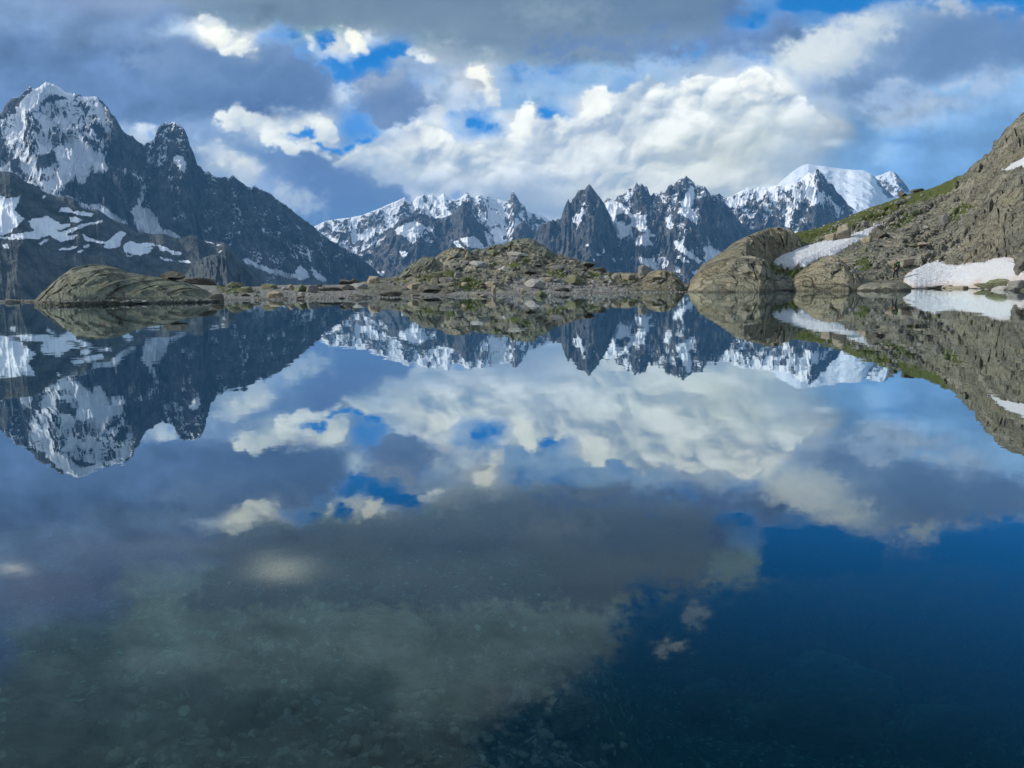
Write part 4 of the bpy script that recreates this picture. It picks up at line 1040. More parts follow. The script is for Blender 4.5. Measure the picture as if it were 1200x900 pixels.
outcrop('rock_outcrop', 'small tan rock mound at the right end of the middle shore',
        [(750,338),(754,328),(758,322),(764,318),(772,316),(780,316.5),(786,318),(792,321),(797,327),(802,334)],
        [(750,342.3),(802,341.8)], 66., 74., M_OUT2, 233, 1.1, .5, dirn=(.9, .4))
outcrop('rock_outcrop', 'leftmost mossy rock hump on the flank of the middle knoll',
        [(458,329),(466,324),(474,316),(480,311),(488,305.5),(494,302),(500,300.6),(508,301),(513,305),(517,311)], [(458,331),(517,324)], 67., 76., M_OUT1, 241, .9, .6)
outcrop('rock_outcrop', 'smooth tan hump left of the top of the middle knoll',
        [(502,312),(508,303),(514,298),(520,294),(527,291),(534,289.6),(541,290.6),(548,292),(554,298),(558,306)], [(502,318),(558,316)], 71., 79., M_OUT2, 247, .8, .55)
outcrop('rock_outcrop', 'grey hump just left of the top of the middle knoll',
        [(546,300),(552,294),(558,291.6),(564,291.8),(569,290.5),(574,289),(580,287),(586,285.6),(591,288),(594,296)], [(546,312),(594,307)], 74., 83., M_OUT1, 251, .9, .55)
outcrop('rock_outcrop', 'topmost dark rock hump of the middle knoll',
        [(582,298),(588,288),(594,284.6),(599,282.6),(604,281),(610,279.8),(616,279),(621,279.4),(626,281),(631,284),(636,287),(641,291),(646,294),(652,299)], [(582,306),(652,305)], 76., 86., M_OUT1, 257, .8, .6)
# ------------------------------------------------------------------ lake bed, water
rb_ = np.concatenate([np.geomspace(.25, 14, 260), np.geomspace(14.6, 62, 60)])
abed = np.concatenate([np.arange(R(-42), R(42), R(.16)), np.arange(R(42), R(318), R(3))])
q_rs = np.interp(np.mod(abed - AZ[0], 2 * math.pi) + AZ[0], AZ, RS, period=None)
RBg, ABg = np.meshgrid(rb_ / rb_[-1], abed, indexing='ij')
RSb = np.broadcast_to(q_rs, RBg.shape)
edge_r = np.maximum(RSb - np.clip(RSb * .25, .06, 14) * .15, .3)
RBg = np.minimum(RBg * rb_[-1], 1e9)
RBg = np.where(RSb > 20, RBg * edge_r / rb_[-1], RBg * edge_r / rb_[-1])
# near rows keep their true radius in the view
near_r = np.broadcast_to(rb_[:, None], RBg.shape)
RBg = np.where(RSb > 20, np.where(near_r < 14, near_r, 14 + (near_r - 14) / (rb_[-1] - 14) * (edge_r - 14)), RBg)
xb = RBg * np.sin(ABg); yb = RBg * np.cos(ABg)
wb = fbm(xb / 1.5, yb / 1.5, 4, 301)
rocky = .30 * (ridged(xb / 1.1 + wb * .6, yb / .8, 4, 302) - .45)
b1, b21, bid = worley(xb / .34 + wb, yb / .34, 303); c1, c21, cidb = worley(xb / .11 + wb, yb / .11, 305)
stones = (.085 * (bid - .3) * sstep(0, .3, b21) * (bid > .45) + .026 * (cidb - .2) * sstep(0, .35, c21))
depth_b = .33 + .10 * np.clip(RBg - 1.5, 0, 1.2) + .22 * np.clip(RBg - 2.7, 0, 8) + 1.25 * sstep(.05, 1.1, xb) * sstep(1.0, 2.6, RBg) + .9 * sstep(5, 12, RBg)
depth_b = depth_b - (rocky * .8 + stones) * (1 - .3 * sstep(.3, 1.5, xb)) + .06 * wb
shore_rise = .45 + np.clip(RSb - RBg, 0, 50) * .18
ZB_ = -np.minimum(depth_b, np.where(RSb > 20, shore_rise, .50 + .02 * wb))
mt, t, out = material('lake_bed_stones')
P = t.new('ShaderNodeTexCoord').outputs['Object']
n1 = t.noise(P, 1.3, 7, .62); n2 = t.noise(P, 11, 8, .7)
vc = t.new('ShaderNodeTexVoronoi', feature='F1'); t.put(vc.inputs['Vector'], t.vmath('ADD', P, t.vmath('SCALE', t.noise(P, 6, 3, .6, color=True), .05))); vc.inputs['Scale'].default_value = 26
c = t.mix(t.smooth(n1, .35, .65), (.035, .045, .035), (.12, .125, .10))
c = t.mix(t.lin(t.xyz(vc.outputs['Color'])[0], 0, 1, 0, .6), c, (.11, .11, .09))
c = t.mix(t.smooth(n2, .54, .62, 0, .85), c, (.36, .34, .28))
c = t.mix(t.mul(t.smooth(t.xyz(vc.outputs['Color'])[1], .88, .92), t.smooth(vc.outputs['Distance'], .5, .35)), c, (.48, .45, .36))
principled(t, out, c, .9, t.bump(t.add(t.mul(n2, .5), t.mul(vc.outputs['Distance'], .6)), .04, .9), .2)
M_BED = mt
fb = grid_faces(*RBg.shape); ib = np.arange(RBg.size).reshape(RBg.shape)
fb = np.vstack([fb, np.stack([ib[:-1, -1], ib[:-1, 0], ib[1:, 0], ib[1:, -1]], -1)])
o = add_mesh('lake_bed', np.stack([xb, yb, ZB_], -1).reshape(-1, 3), fb, M_BED); prop(o, 'stony lake bed showing through the shallow water', kind='structure')
def bed_at(px, py, lift=0.):
    """where the sight line of that point of the water meets the bed"""
    d = pix_dir(px, py); d = d / np.linalg.norm(d); a = math.atan2(d[0], d[1]); ca = int(np.clip(np.searchsorted(abed[:525], a), 0, 524))
    for k in range(RBg.shape[0]):
        rr = RBg[k, ca]; zz = H_CAM + rr * d[2] / math.hypot(d[0], d[1])
        if zz < ZB_[k, ca] + lift: return Vector((rr * math.sin(a), rr * math.cos(a), ZB_[k, ca]))
    return Vector((rr * math.sin(a), rr * math.cos(a), ZB_[-1, ca]))

mt, t, out = material('lake_water')
P = t.new('ShaderNodeTexCoord').outputs['Object']
Pw = t.vmath('MULTIPLY', P, (1, .8, 1))
rip = t.add(t.noise(Pw, .55, 3, .5), t.mul(t.noise(Pw, 3.0, 3, .5), .16))
nb = t.bump(rip, .0027, 1.)
fr = t.new('ShaderNodeFresnel'); fr.inputs['IOR'].default_value = 1.60; t.put(fr.inputs['Normal'], nb)
gl = t.new('ShaderNodeBsdfGlossy'); gl.inputs['Roughness'].default_value = .0; gl.inputs['Color'].default_value = (.88, .96, .98, 1); t.put(gl.inputs['Normal'], nb)
tr = t.new('ShaderNodeBsdfTransparent'); tr.inputs['Color'].default_value = (.82, .93, .94, 1)
mx = t.new('ShaderNodeMixShader'); t.put(mx.inputs[0], t.ramp(fr.outputs[0], [(p, (v, v, v)) for p, v in ((0., .03), (.10, .13), (.19, .29), (.25, .40), (.32, .58), (.45, .76), (.70, .90), (1., 1.))]).outputs[0]); t.nt.links.new(tr.outputs[0], mx.inputs[1]); t.nt.links.new(gl.outputs[0], mx.inputs[2])
t.nt.links.new(mx.outputs[0], out.inputs[0])
va = t.new('ShaderNodeVolumeAbsorption'); va.inputs['Color'].default_value = (.16, .70, .76, 1); va.inputs['Density'].default_value = .62
t.nt.links.new(va.outputs[0], out.inputs[1])
M_WATER = mt
sel = np.concatenate([np.arange(0, len(fx), 6), np.arange(len(fx), NCOL, 2)])
wr = RS[sel] + np.clip(RS[sel] * .03, .12, 1.6); wa = AZ[sel]; nw = len(sel)
Vw = [(a * math.sin(b), a * math.cos(b), 0.) for a, b in zip(wr, wa)] + [(a * math.sin(b), a * math.cos(b), -4.5) for a, b in zip(wr, wa)] + [(0, 0, 0), (0, 0, -4.5)]
Fw = []
for k in range(nw):
    k2 = (k + 1) % nw
    Fw += [(2 * nw, k2, k), (2 * nw + 1, nw + k, nw + k2), (k, k2, nw + k2), (k, nw + k2, nw + k)]
me = bpy.data.meshes.new('lake_water'); me.from_pydata(Vw, [], Fw); me.materials.append(M_WATER)
bm = bmesh.new(); bm.from_mesh(me); bmesh.ops.recalc_face_normals(bm, faces=bm.faces); bm.to_mesh(me); bm.free()
o = bpy.data.objects.new('water', me); COL.objects.link(o); prop(o, 'still clear mountain lake mirroring peaks and clouds', kind='structure')

# ------------------------------------------------------------------ boulders
def rock_mesh(name, seed, mat, planes=16, sub=4, flat=1., rounded=.0):
    rg = np.random.RandomState(seed)
    bm = bmesh.new(); bmesh.ops.create_icosphere(bm, subdivisions=sub, radius=1)
    n = rg.normal(size=(planes, 3)); n /= np.linalg.norm(n, axis=1)[:, None]; h = rg.uniform(.50, .95, planes)
    for v in bm.verts:
        d = np.array(v.co); dd = n @ d
        r = np.min(np.where(dd > .05, h / np.maximum(dd, .05), 9)); r = min(r, 1.15)
        r = r * (1 - rounded) + rounded * .85
        q_ = d * 2.3 + seed
        r *= 1 + .09 * float(perlin(q_[0] + q_[2], q_[1] - q_[2] * .6, seed % 50)) + .045 * float(perlin(q_[0] * 2.7, q_[1] * 2.7 + q_[2] * 2.2, 9))
        v.co = Vector(d * r)
    for v in bm.verts: v.co.z *= flat
    me = bpy.data.meshes.new(name); bm.to_mesh(me); bm.free()
    me.materials.append(mat)
    return me
def boulder_material(name, a, b, lich):
    mt, t, out = material(name)
    P = t.new('ShaderNodeTexCoord').outputs['Object']
    oi = t.new('ShaderNodeObjectInfo'); P = t.vmath('ADD', P, t.vmath('SCALE', oi.outputs['Location'], 3.1))
    n1 = t.noise(P, 1.6, 7, .65); n2 = t.noise(t.vmath('MULTIPLY', P, (1, 1, 3)), 3.5, 8, .7)
    c = t.mix(t.smooth(n1, .36, .62), a, b)
    c = t.mix(t.smooth(n2, .52, .68, 0, .6), c, tuple(min(1, x * 1.45) for x in b))
    c = t.mix(t.smooth(n2, .34, .44, .55, 0), c, (.05, .05, .045))
    c = t.mix(t.mul(t.smooth(t.noise(P, 4, 5, .6), .54, .66), lich), c, (.20, .21, .09))
    c = t.mix(t.lin(oi.outputs['Random'], 0, 1, 0, .25), c, (.12, .12, .11))
    principled(t, out, c, .88, t.bump(t.add(n2, t.mul(n1, .5)), .12, .8), .25)
    return mt
BM = {'umber': boulder_material('brown_lake_boulder', (.42, .34, .25), (.62, .52, .40), .05), 'grey': boulder_material('grey_boulder', (.17, .17, .165), (.27, .265, .25), .25),
      'tan': boulder_material('tan_boulder', (.24, .205, .15), (.36, .31, .235), .15),
      'dark': boulder_material('dark_boulder', (.075, .075, .065), (.145, .14, .12), .3),
      'green': boulder_material('mossy_boulder', (.12, .135, .085), (.20, .215, .13), .8),
      'pale': boulder_material('pale_boulder', (.34, .34, .33), (.46, .45, .43), .1)}
from mathutils.bvhtree import BVHTree
bpy.context.view_layer.update()
DG = bpy.context.evaluated_depsgraph_get()
TREES = [BVHTree.FromObject(ob, DG) for ob in near_objs]
def cast(px, py):
    d = Vector(pix_dir(px, py)).normalized(); best = None
    for tr_ in TREES:
        h = tr_.ray_cast(Vector((0, 0, H_CAM)), d, 400)
        if h[0] is not None and (best is None or h[3] < best[1]): best = (h[0], h[3])
    if best is None: return ground_at(px, py)
    return best
def drop(x, y):
    zs = [h[0].z for h in (tr_.ray_cast(Vector((x, y, 60)), Vector((0, 0, -1)), 100) for tr_ in TREES) if h[0] is not None]
    return max(zs) if zs else None
RM = {}
for ci, cn in enumerate(BM):
    RM[cn] = [rock_mesh('boulder', 300 + 17 * ci + k, BM[cn], 15 + k, 4, 1., .12 if k % 2 else 0) for k in range(4)]
TAKEN = []
def boulder(px, py, w, h, colour, label, group=None, k=None, name='boulder', depth=.9, sink=.20, yaw=None, where=None):
    """a boulder with its foot at that point of the land, w x h in photograph pixels"""
    p, r = (where, where.length) if where is not None else cast(px, py)
    mw = w / F * r; mh = h / F * r
    if k is None: k = random.randrange(4)
    o = bpy.data.objects.new(name, RM[colour][k]); COL.objects.link(o)
    o.scale = (mw * .62, mw * .62 * depth, mh * .72)
    o.rotation_euler = (random.uniform(-.12, .12), random.uniform(-.12, .12), yaw if yaw is not None else random.uniform(-.5, .5))
    o.location = (p.x, p.y + mw * .25 * depth, p.z + mh * (.5 - sink) - .02)
    prop(o, label, 'boulder', group)
    TAKEN.append((px, py - h / 2, w / 2))
    return o
HERO = [
 (233,333.5,36,9.5,'dark','large flat-topped dark boulder lying behind the right end of the long whaleback',1),
 (198,327,22,9.5,'dark','rounded dark boulder on the back of the long whaleback',2),
 (254,352,15,10,'dark','dark rounded boulder at the waterline just past the end of the whaleback',1),
 (274,337.5,17,9,'green','mossy yellow-green boulder, leftmost of the mossy pair on the low shore',1),
 (288,343,16,9,'green','low mossy boulder standing right of the mossy pair on the low shore',3),
 (316,339,18,8,'green','rounded green-topped boulder on the low shore below the scree cone',3),
 (322,349,22,8,'tan','flat tan slab at the waterline of the low shore',0),
 (340,340,9,7,'tan','small tan block beside a green boulder on the low shore',0),
 (353,342,17,10,'green','humped green boulder with a tan side in the middle of the low shore',2),
 (365,343,12,8,'grey','grey block leaning on the humped green boulder',0),
 (388,341,24,6,'dark','long flat dark slab on the grey shore gravel',1),
 (402,333.5,16,8,'dark','dark boulder on the gravel crest left of the knoll',0),
 (414,332.5,11,7,'dark','small dark pointed boulder next to a bigger one on the gravel crest',3),
 (406,340,12,7,'dark','dark stub of rock in the middle of the grey gravel',2),
 (418,338,17,6,'pale','pale split stone lying on the grey gravel left of the knoll',1),
 (438,332,17,9,'tan','tan grey boulder at the left foot of the middle knoll',0),
 (420,349,22,7,'grey','grey low boulder cluster head at the waterline left of the knoll',2),
 (460,347.5,24,9,'dark','dark broad boulder at the waterline before the knoll',1),
 (486,339,17,9,'tan','rounded tan boulder at the edge of the gravel below the knoll',1),
 (501,342,26,11,'dark','big dark boulder with a pale top at the foot of the knoll',0),
 (512,325,16,8,'green','green boulder on the lower left of the knoll',3),
 (524,331,19,9,'grey','wide grey boulder on the lower middle of the knoll',2),
 (577,336,15,8,'tan','tan boulder on the gravel edge right of the grassy patch',1),
 (625,336.5,18,9,'pale','big pale blue-grey boulder alone on the bright gravel',1),
 (618,321,18,11,'dark','dark cube-like boulder in the middle of the knoll above the bright gravel',0),
 (604,300,26,7,'pale','pale flat slab under the top hump of the knoll',3),
 (603,306,15,8,'grey','grey boulder just below the pale slab high on the knoll',2),
 (676,334,22,11,'green','dark green-brown block on the gravel at the right part of the knoll',0),
 (635,347,13,6,'green','square dark green stone standing at the waterline',0),
 (754,323,13,11,'grey','grey leaning boulder on the crest left of the small tan mound',0),
 (737,327,15,8,'tan','tan grey boulder on the grassy crest near the small tan mound',1),
 (579,345,6,12,'tan','narrow upright tan stone at the waterline, left of its mate',0),
 (612,345,5,8,'tan','narrow upright tan stone at the waterline, right of its mate',0),
 (660,341,16,5,'dark','low dark slab on the bright gravel near the water',1),
 (703,318,15,6,'dark','flat dark rock on the right shoulder of the knoll',1),
 (688,312,17,7,'dark','dark overhanging rock on the right shoulder of the knoll',0),
 (590,318,15,7,'pale','pale block on the knoll left of the dark cube-like boulder',0),
 (558,313,20,7,'pale','pale grey flat block in the middle of the upper knoll',1),
 (652,316,22,6,'grey','long grey slab on the right slope of the knoll',1),
 (1052,226,9,7,'dark','grey pointed boulder on the skyline of the green slope',0),
 (1071,221.5,11,4.5,'dark','dark flat boulder on the skyline above the green slope',1),
 (992,279,17,15,'tan','tall tan boulder above the snow tongue, right of its neighbour',2),
 (977,281,14,9,'tan','low tan boulder above the snow tongue, left of its neighbour',1),
 (1108,263,8,9,'grey','upright grey boulder standing alone in the scree of the slope',0),
 (1060,312,24,10,'tan','wide tan boulder behind the hiker',1),
 (1099,336.5,18,2.6,'dark','flat dark stone in the water in front of the snow bank',1),
 (1128,339.5,22,5,'tan','reddish flat stone in the water in front of the snow bank',1),
 (1160,337,18,5.5,'green','green grey stone at the right end of the snow bank',3),
 (1178,336,22,8,'green','larger green rock at the water in the right corner of the shore',0),
 (1175,341,14,5,'pale','pale rounded stone lying in the water near the right corner',1),
 (1194,339,20,8,'grey','grey slab by the water at the right corner of the shore',0),
 (1207,318,26,20,'dark','big dark boulder sitting on the end of the snow bank',2),
 (1018,284,10,8,'tan','small tan boulder below the upper end of the snow tongue',1),
 (1032,279,17,13,'dark','dark ragged boulder at the very tip of the snow tongue',0)]
for px, py, w, h, c, lab, k in HERO: boulder(px, py, w, h, c, lab, k=k, yaw=random.uniform(-.3, .3))
# many more boulders, told apart by the place they lie in
ZONES = [
 ('low shore', 262, 400, 336, 351, 30, (4, 11), (2.5, 5.5), 'on the low shore by the whaleback', 'boulders of the low shore'),
 ('waterline knoll', 400, 760, 344, 348, 44, (4, 12), (2, 5), 'in the waterline row below the knoll', 'stones along the waterline'),
 ('knoll low', 450, 600, 322, 341, 44, (4, 12), (3, 7), 'on the lower left knoll', 'boulders of the knoll, lower left'),
 ('knoll high', 530, 700, 298, 320, 44, (4, 12), (3, 7), 'on the upper knoll', 'boulders of the knoll, upper side'),
 ('knoll right', 620, 800, 318, 334, 40, (4, 12), (2.5, 6), 'on the right knoll shoulder', 'boulders of the knoll, right shoulder'),
 ('rim left', 0, 250, 352.6, 355, 34, (4, 13), (1.6, 4), 'at the water below the whaleback', 'stones at the water below the whaleback'),
 ('talus', 990, 1110, 262, 322, 62, (3.5, 11), (2.5, 6), 'in the talus above the hiker', 'boulders of the talus'),
 ('green slope', 940, 1100, 228, 280, 20, (3, 8), (2, 5), 'in grass on the green slope', 'boulders in the grass of the slope'),
 ('right water', 1068, 1215, 338, 343, 14, (4, 10), (1.5, 3.5), 'in the shallows by the snow bank', 'stones in the shallows by the snow bank')]
for zn, x0, x1, y0, y1, n, wr_, hr_, txt, grp in ZONES:
    made = 0; tries = 0; n = int(n * .66)
    while made < n and tries < n * 30:
        tries += 1
        px = random.uniform(x0, x1); py = random.uniform(y0, y1)
        if zn == 'waterline knoll': py = float(crv(SHORE, px)) - random.uniform(-.4, 2.2)
        elif zn == 'rim left': py = float(crv(SHORE, px)) + random.uniform(-1.0, .6)
        elif zn == 'right water': py = float(crv(SHORE, px)) + random.uniform(-.8, 1.0)
        elif py < crv(CREST, px) + 2: continue
        w = wr_[0] + (wr_[1] - wr_[0]) * random.random() ** 2.2; h = hr_[0] + (w - wr_[0]) / (wr_[1] - wr_[0]) * (hr_[1] - hr_[0]); h *= random.uniform(.75, 1.1)
        if any(inpoly(np.array([px + dx_]), np.array([py - dy_]), p)[0] for p in SNOWP.values() for dx_ in (-w / 2, 0, w / 2) for dy_ in (-1, h)) and zn != 'right water': continue
        if any(abs(px - a) < (w / 2 + b) * .8 and abs(py - h / 2 - c_) < (h + b) * .45 for a, c_, b in TAKEN): continue
        c = random.choices(['grey', 'tan', 'dark', 'green', 'pale'], [4, 3, 3, 1.5, 1] if zn != 'talus' else [4, 4, 2, 1, .6])[0]
        cw = {'grey': 'grey', 'tan': 'tan', 'dark': 'dark', 'green': 'mossy', 'pale': 'pale'}[c]
        shp = 'flat' if h / w < .5 else ('blocky' if h / w < .66 else 'upright')
        fr_ = (px - x0) / (x1 - x0); part = ['near its left end', 'left of its middle', 'right of its middle', 'near its right end'][min(3, int(fr_ * 4))]
        big = 'larger' if w > (wr_[0] + wr_[1]) / 2 else 'small'
        boulder(px, py, w, h, c, f'{big} {shp} {cw} boulder {txt}, {part}', grp, depth=random.uniform(.7, 1.2))
        made += 1
# uncountable small rubble over the same ground
def rubble(name, label, items, mat, seed):
    base = rock_mesh('tmp', seed, mat, 11, 1); bv = np.array([v.co[:] for v in base.vertices]); bf = np.array([p.vertices[:] for p in base.polygons])
    Vs, Fs = [], []
    rg = np.random.RandomState(seed)
    for i, (p, s, fl) in enumerate(items):
        a = rg.uniform(0, 6.28); ca, sa = math.cos(a), math.sin(a)
        v = bv * np.array([s, s * rg.uniform(.6, 1), s * fl]); v = np.stack([v[:, 0] * ca - v[:, 1] * sa, v[:, 0] * sa + v[:, 1] * ca, v[:, 2]], 1)
        Vs.append(v + np.array(p)); Fs.append(bf + i * len(bv))
    bpy.data.meshes.remove(base)
    o = add_mesh(name, np.vstack(Vs), np.vstack(Fs), mat, False); prop(o, label, kind='stuff'); return o
items = []
rg = np.random.RandomState(5)
for zn, x0, x1, y0, y1, n in [('k', 440, 800, 300, 344, 900), ('l', 255, 440, 336, 351, 500), ('t', 960, 1130, 240, 326, 1300), ('w', 0, 800, 340, 356, 800)]:
    for _ in range(n):
        px = rg.uniform(x0, x1); py = rg.uniform(y0, y1)
        if zn == 'w': py = float(crv(SHORE, px)) + rg.uniform(-1.6, .5)
        elif py < crv(CREST, px) + 1: continue
        if any(inpoly(np.array([px]), np.array([py]), p)[0] for p in SNOWP.values()): continue
        p, r = cast(px, py); s = rg.uniform(.6, 1.9) ** 1.5 / F * r * .8
        items.append((p, s, rg.uniform(.45, .9)))
rubble('rubble', 'small loose stones scattered over the shore, the knoll and the talus', items, BM['grey'], 901)

# stones under the water
def sunk(px, py, w, h, c, label, k, hgt=.6, group=None, name='boulder', lift=0.):
    p = bed_at(px, py); d = (p - Vector((0, 0, H_CAM))).length; m = w / F * d
    o = bpy.data.objects.new(name, RM[c][k]); COL.objects.link(o)
    o.scale = (m * .55, h / F * d * 1.0, m * .55 * hgt); o.location = p + Vector((0, 0, m * .12 + lift)); o.rotation_euler = (random.uniform(-.15, .15), random.uniform(-.15, .15), random.uniform(-.4, .4))
    prop(o, label, 'boulder', group)
sunk(455, 800, 132, 54, 'umber', 'big brownish sunken boulder under the shallow water at the bottom of the view', 1, .75, lift=.06)
sunk(380, 812, 30, 16, 'tan', 'round sunken stone against the left side of the big sunken boulder', 3, .8, lift=.03)
sunk(960, 876, 140, 40, 'tan', 'large flat sunken slab at the bottom right under dark water', 3, .8, lift=.12)
sunk(893, 866, 32, 12, 'pale', 'pale square sunken stone beside the large flat sunken slab', 0, .6, lift=.16)
sunk(240, 818, 34, 17, 'grey', 'pointed grey sunken stone left of the big sunken boulder', 0, 1., lift=.03)
sunk(35, 820, 80, 26, 'tan', 'broad tan sunken slab near the lower left', 1, .5, lift=.03)
sunk(92, 765, 16, 6, 'pale', 'small pale sunken stone near the left edge', 3, .5)
sunk(342, 856, 13, 7, 'pale', 'tiny bright sunken stone below the pointed grey one', 1, .6)
sunk(473, 856, 17, 11, 'pale', 'bright round sunken stone in front of the big sunken boulder', 3, .7)
sunk(830, 845, 60, 22, 'grey', 'dim grey sunken boulder far down in the dark water at the bottom right', 2, .8, lift=.12)
sunk(1090, 890, 110, 30, 'grey', 'dim grey sunken slab at the lower right corner', 1, .7, lift=.10)
sunk(668, 868, 54, 20, 'tan', 'dim tan sunken boulder where the pebbly bed drops off', 3, .8, lift=.05)
sunk(758, 890, 10, 6, 'pale', 'small bright sunken stone on the dark bed at the bottom', 1, .6)
sunk(560, 842, 70, 26, 'grey', 'grey sunken boulder right of the big sunken boulder', 2, .7, lift=.05)
sunk(60, 888, 90, 26, 'grey', 'grey sunken slab in the lower left corner', 0, .6, lift=.03)
for _ in range(70):
    px = random.uniform(0, 660); py = random.uniform(775, 899); w = random.uniform(8, 34)
    c = random.choices(['grey', 'tan', 'pale'], [4, 4, 1])[0]
    sunk(px, py, w, w * .45, c, f'{"larger" if w > 18 else "small"} {c} stone on the shallow lake bed, {["at the far left", "left of the big sunken boulder", "below the big sunken boulder", "right of the big sunken boulder"][min(3, int(px / 165))]}', random.randrange(4), random.uniform(.4, .7), 'stones on the lake bed', 'stone')
items = []
for _ in range(2600):
    r = rg.uniform(1.1, 1) * 1.4 + rg.exponential(1.3); a = rg.uniform(R(-38), R(30)); ca = int(np.clip(np.searchsorted(abed[:525], a), 0, 524)); kk = int(np.clip(np.searchsorted(RBg[:, ca], r), 0, RBg.shape[0] - 1))
    items.append(((r * math.sin(a), r * math.cos(a), ZB_[kk, ca] + .004), rg.uniform(.008, .03), rg.uniform(.4, .8)))
rubble('gravel', 'loose gravel on the shallow lake bed', items, BM['tan'], 907)
# ------------------------------------------------------------------ hiker
def skin_mesh(name, joints, bones, mat, sub=2):
    """one continuous surface grown along a skeleton; joints: name -> (x, y, z, radius)"""
    names = list(joints); me = bpy.data.meshes.new(name)
    me.from_pydata([joints[n][:3] for n in names], [(names.index(a), names.index(b)) for a, b in bones], [])
    o = bpy.data.objects.new(name, me); COL.objects.link(o)
    sk = o.modifiers.new('skin', 'SKIN'); sk.use_smooth_shade = True; sk.branch_smoothing = .4
    if not me.skin_vertices: me.skin_vertices.new()
    for i, n in enumerate(names):
        r = joints[n][3]; me.skin_vertices[0].data[i].radius = r if isinstance(r, tuple) else (r, r)
        me.skin_vertices[0].data[i].use_root = i == 0
    ss = o.modifiers.new('sub', 'SUBSURF'); ss.levels = sub; ss.render_levels = sub
    dg = bpy.context.evaluated_depsgraph_get()
    nm = bpy.data.meshes.new_from_object(o.evaluated_get(dg)); nm.name = name; nm.materials.clear(); nm.materials.append(mat)
    bpy.data.objects.remove(o); bpy.data.meshes.remove(me)
    nm.polygons.foreach_set('use_smooth', np.ones(len(nm.polygons), bool))
    o = bpy.data.objects.new(name, nm); COL.objects.link(o); return o
def plain(name, col, rough=.8):
    mt, t, out = material(name); P = t.new('ShaderNodeTexCoord').outputs['Object']
    principled(t, out, t.mix(t.noise(P, 30, 4, .6), tuple(c * .8 for c in col), tuple(min(1, c * 1.15) for c in col)), rough); return mt
M_SKIN = plain('skin', (.48, .29, .20), .6); M_JKT = plain('dark_green_jacket', (.018, .040, .028)); M_TRS = plain('black_trousers', (.018, .019, .022))
M_BOOT = plain('brown_boot', (.05, .035, .025)); M_HAIR = plain('dark_hair', (.03, .022, .018)); M_PACK = plain('green_pack_cloth', (.012, .16, .055))
M_STRAP = plain('black_strap', (.02, .02, .02)); M_WOOD = plain('weathered_wood', (.10, .085, .065))
# faces -x (walking left along the shore), 1.70 m
J = {'pelvis': (0, 0, .93, (.13, .15)), 'belly': (-.02, 0, 1.08, (.11, .145)), 'chest': (-.04, 0, 1.28, (.12, .17)), 'neck0': (-.055, 0, 1.42, .065), 'neck1': (-.075, 0, 1.49, .055), 'head0': (-.09, 0, 1.56, (.085, .075)), 'head1': (-.085, 0, 1.65, (.090, .078)), 'head2': (-.08, 0, 1.685, (.06, .055)),
     'nose': (-.178, 0, 1.59, .016)}
B = [('pelvis', 'belly'), ('belly', 'chest'), ('chest', 'neck0'), ('neck0', 'neck1'), ('neck1', 'head0'), ('head0', 'head1'), ('head1', 'head2'), ('head0', 'nose')]
for s, n in ((1, 'l'), (-1, 'r')):
    fw = -.10 * s                                    # one leg forward, the other back, arms opposite
    J.update({n + 'hip': (0, .085 * s, .88, .095), n + 'knee': (fw - .03, .095 * s, .50, .060), n + 'ank': (fw * 1.5, .10 * s, .10, .040), n + 'foot': (fw * 1.5 - .13, .105 * s, .035, .036),
              n + 'sh': (-.035, .185 * s, 1.37, .062), n + 'elb': (.03 - fw * .2, .235 * s, 1.10, .046), n + 'wr': (-.13 + fw * .3, .22 * s, .95, .030), n + 'palm': (-.19 + fw * .3, .215 * s, .92, (.034, .018))})
    B += [('pelvis', n + 'hip'), (n + 'hip', n + 'knee'), (n + 'knee', n + 'ank'), (n + 'ank', n + 'foot'), ('chest', n + 'sh'), (n + 'sh', n + 'elb'), (n + 'elb', n + 'wr'), (n + 'wr', n + 'palm')]
    px_, py_, pz_ = J[n + 'palm'][:3]
    for q, (dy, ln) in enumerate(((.020, .070), (.007, .080), (-.007, .075), (-.020, .058))):
        J[f'{n}f{q}a'] = (px_ - .035, py_ + dy, pz_ - .012 * (q + 1) * .6, .0095); J[f'{n}f{q}b'] = (px_ - .035 - ln * .5, py_ + dy, pz_ - .035 - .01 * q, .0085); J[f'{n}f{q}c'] = (px_ - .035 - ln * .62, py_ + dy, pz_ - .065 - .01 * q, .0075)
        B += [(n + 'palm', f'{n}f{q}a'), (f'{n}f{q}a', f'{n}f{q}b'), (f'{n}f{q}b', f'{n}f{q}c')]
    J[n + 'th'] = (px_ - .02, py_ - .03 * s, pz_ + .01, .010); J[n + 'th2'] = (px_ - .055, py_ - .045 * s, pz_ - .01, .009)
    B += [(n + 'wr', n + 'th'), (n + 'th', n + 'th2')]
root, rr_hit = cast(1050.5, 328.5)
person = skin_mesh('person', J, B, M_SKIN)
person.location = root + Vector((0, .15, 0)); person.rotation_euler = (0, 0, R(12))
hit = drop(person.location.x, person.location.y)
if hit is not None: person.location.z = hit - .01
prop(person, 'person in dark clothes with a green backpack standing on the ledge at the water', 'person')
def sub_j(keys, grow): return {k: (*J[k][:3], tuple(r + grow for r in J[k][3]) if isinstance(J[k][3], tuple) else J[k][3] + grow) for k in keys}
jk = ['pelvis', 'belly', 'chest', 'neck0', 'lsh', 'lelb', 'lwr', 'rsh', 'relb', 'rwr']
o = skin_mesh('jacket', sub_j(jk, .016), [('pelvis', 'belly'), ('belly', 'chest'), ('chest', 'neck0'), ('chest', 'lsh'), ('lsh', 'lelb'), ('lelb', 'lwr'), ('chest', 'rsh'), ('rsh', 'relb'), ('relb', 'rwr')], M_JKT); o.parent = person
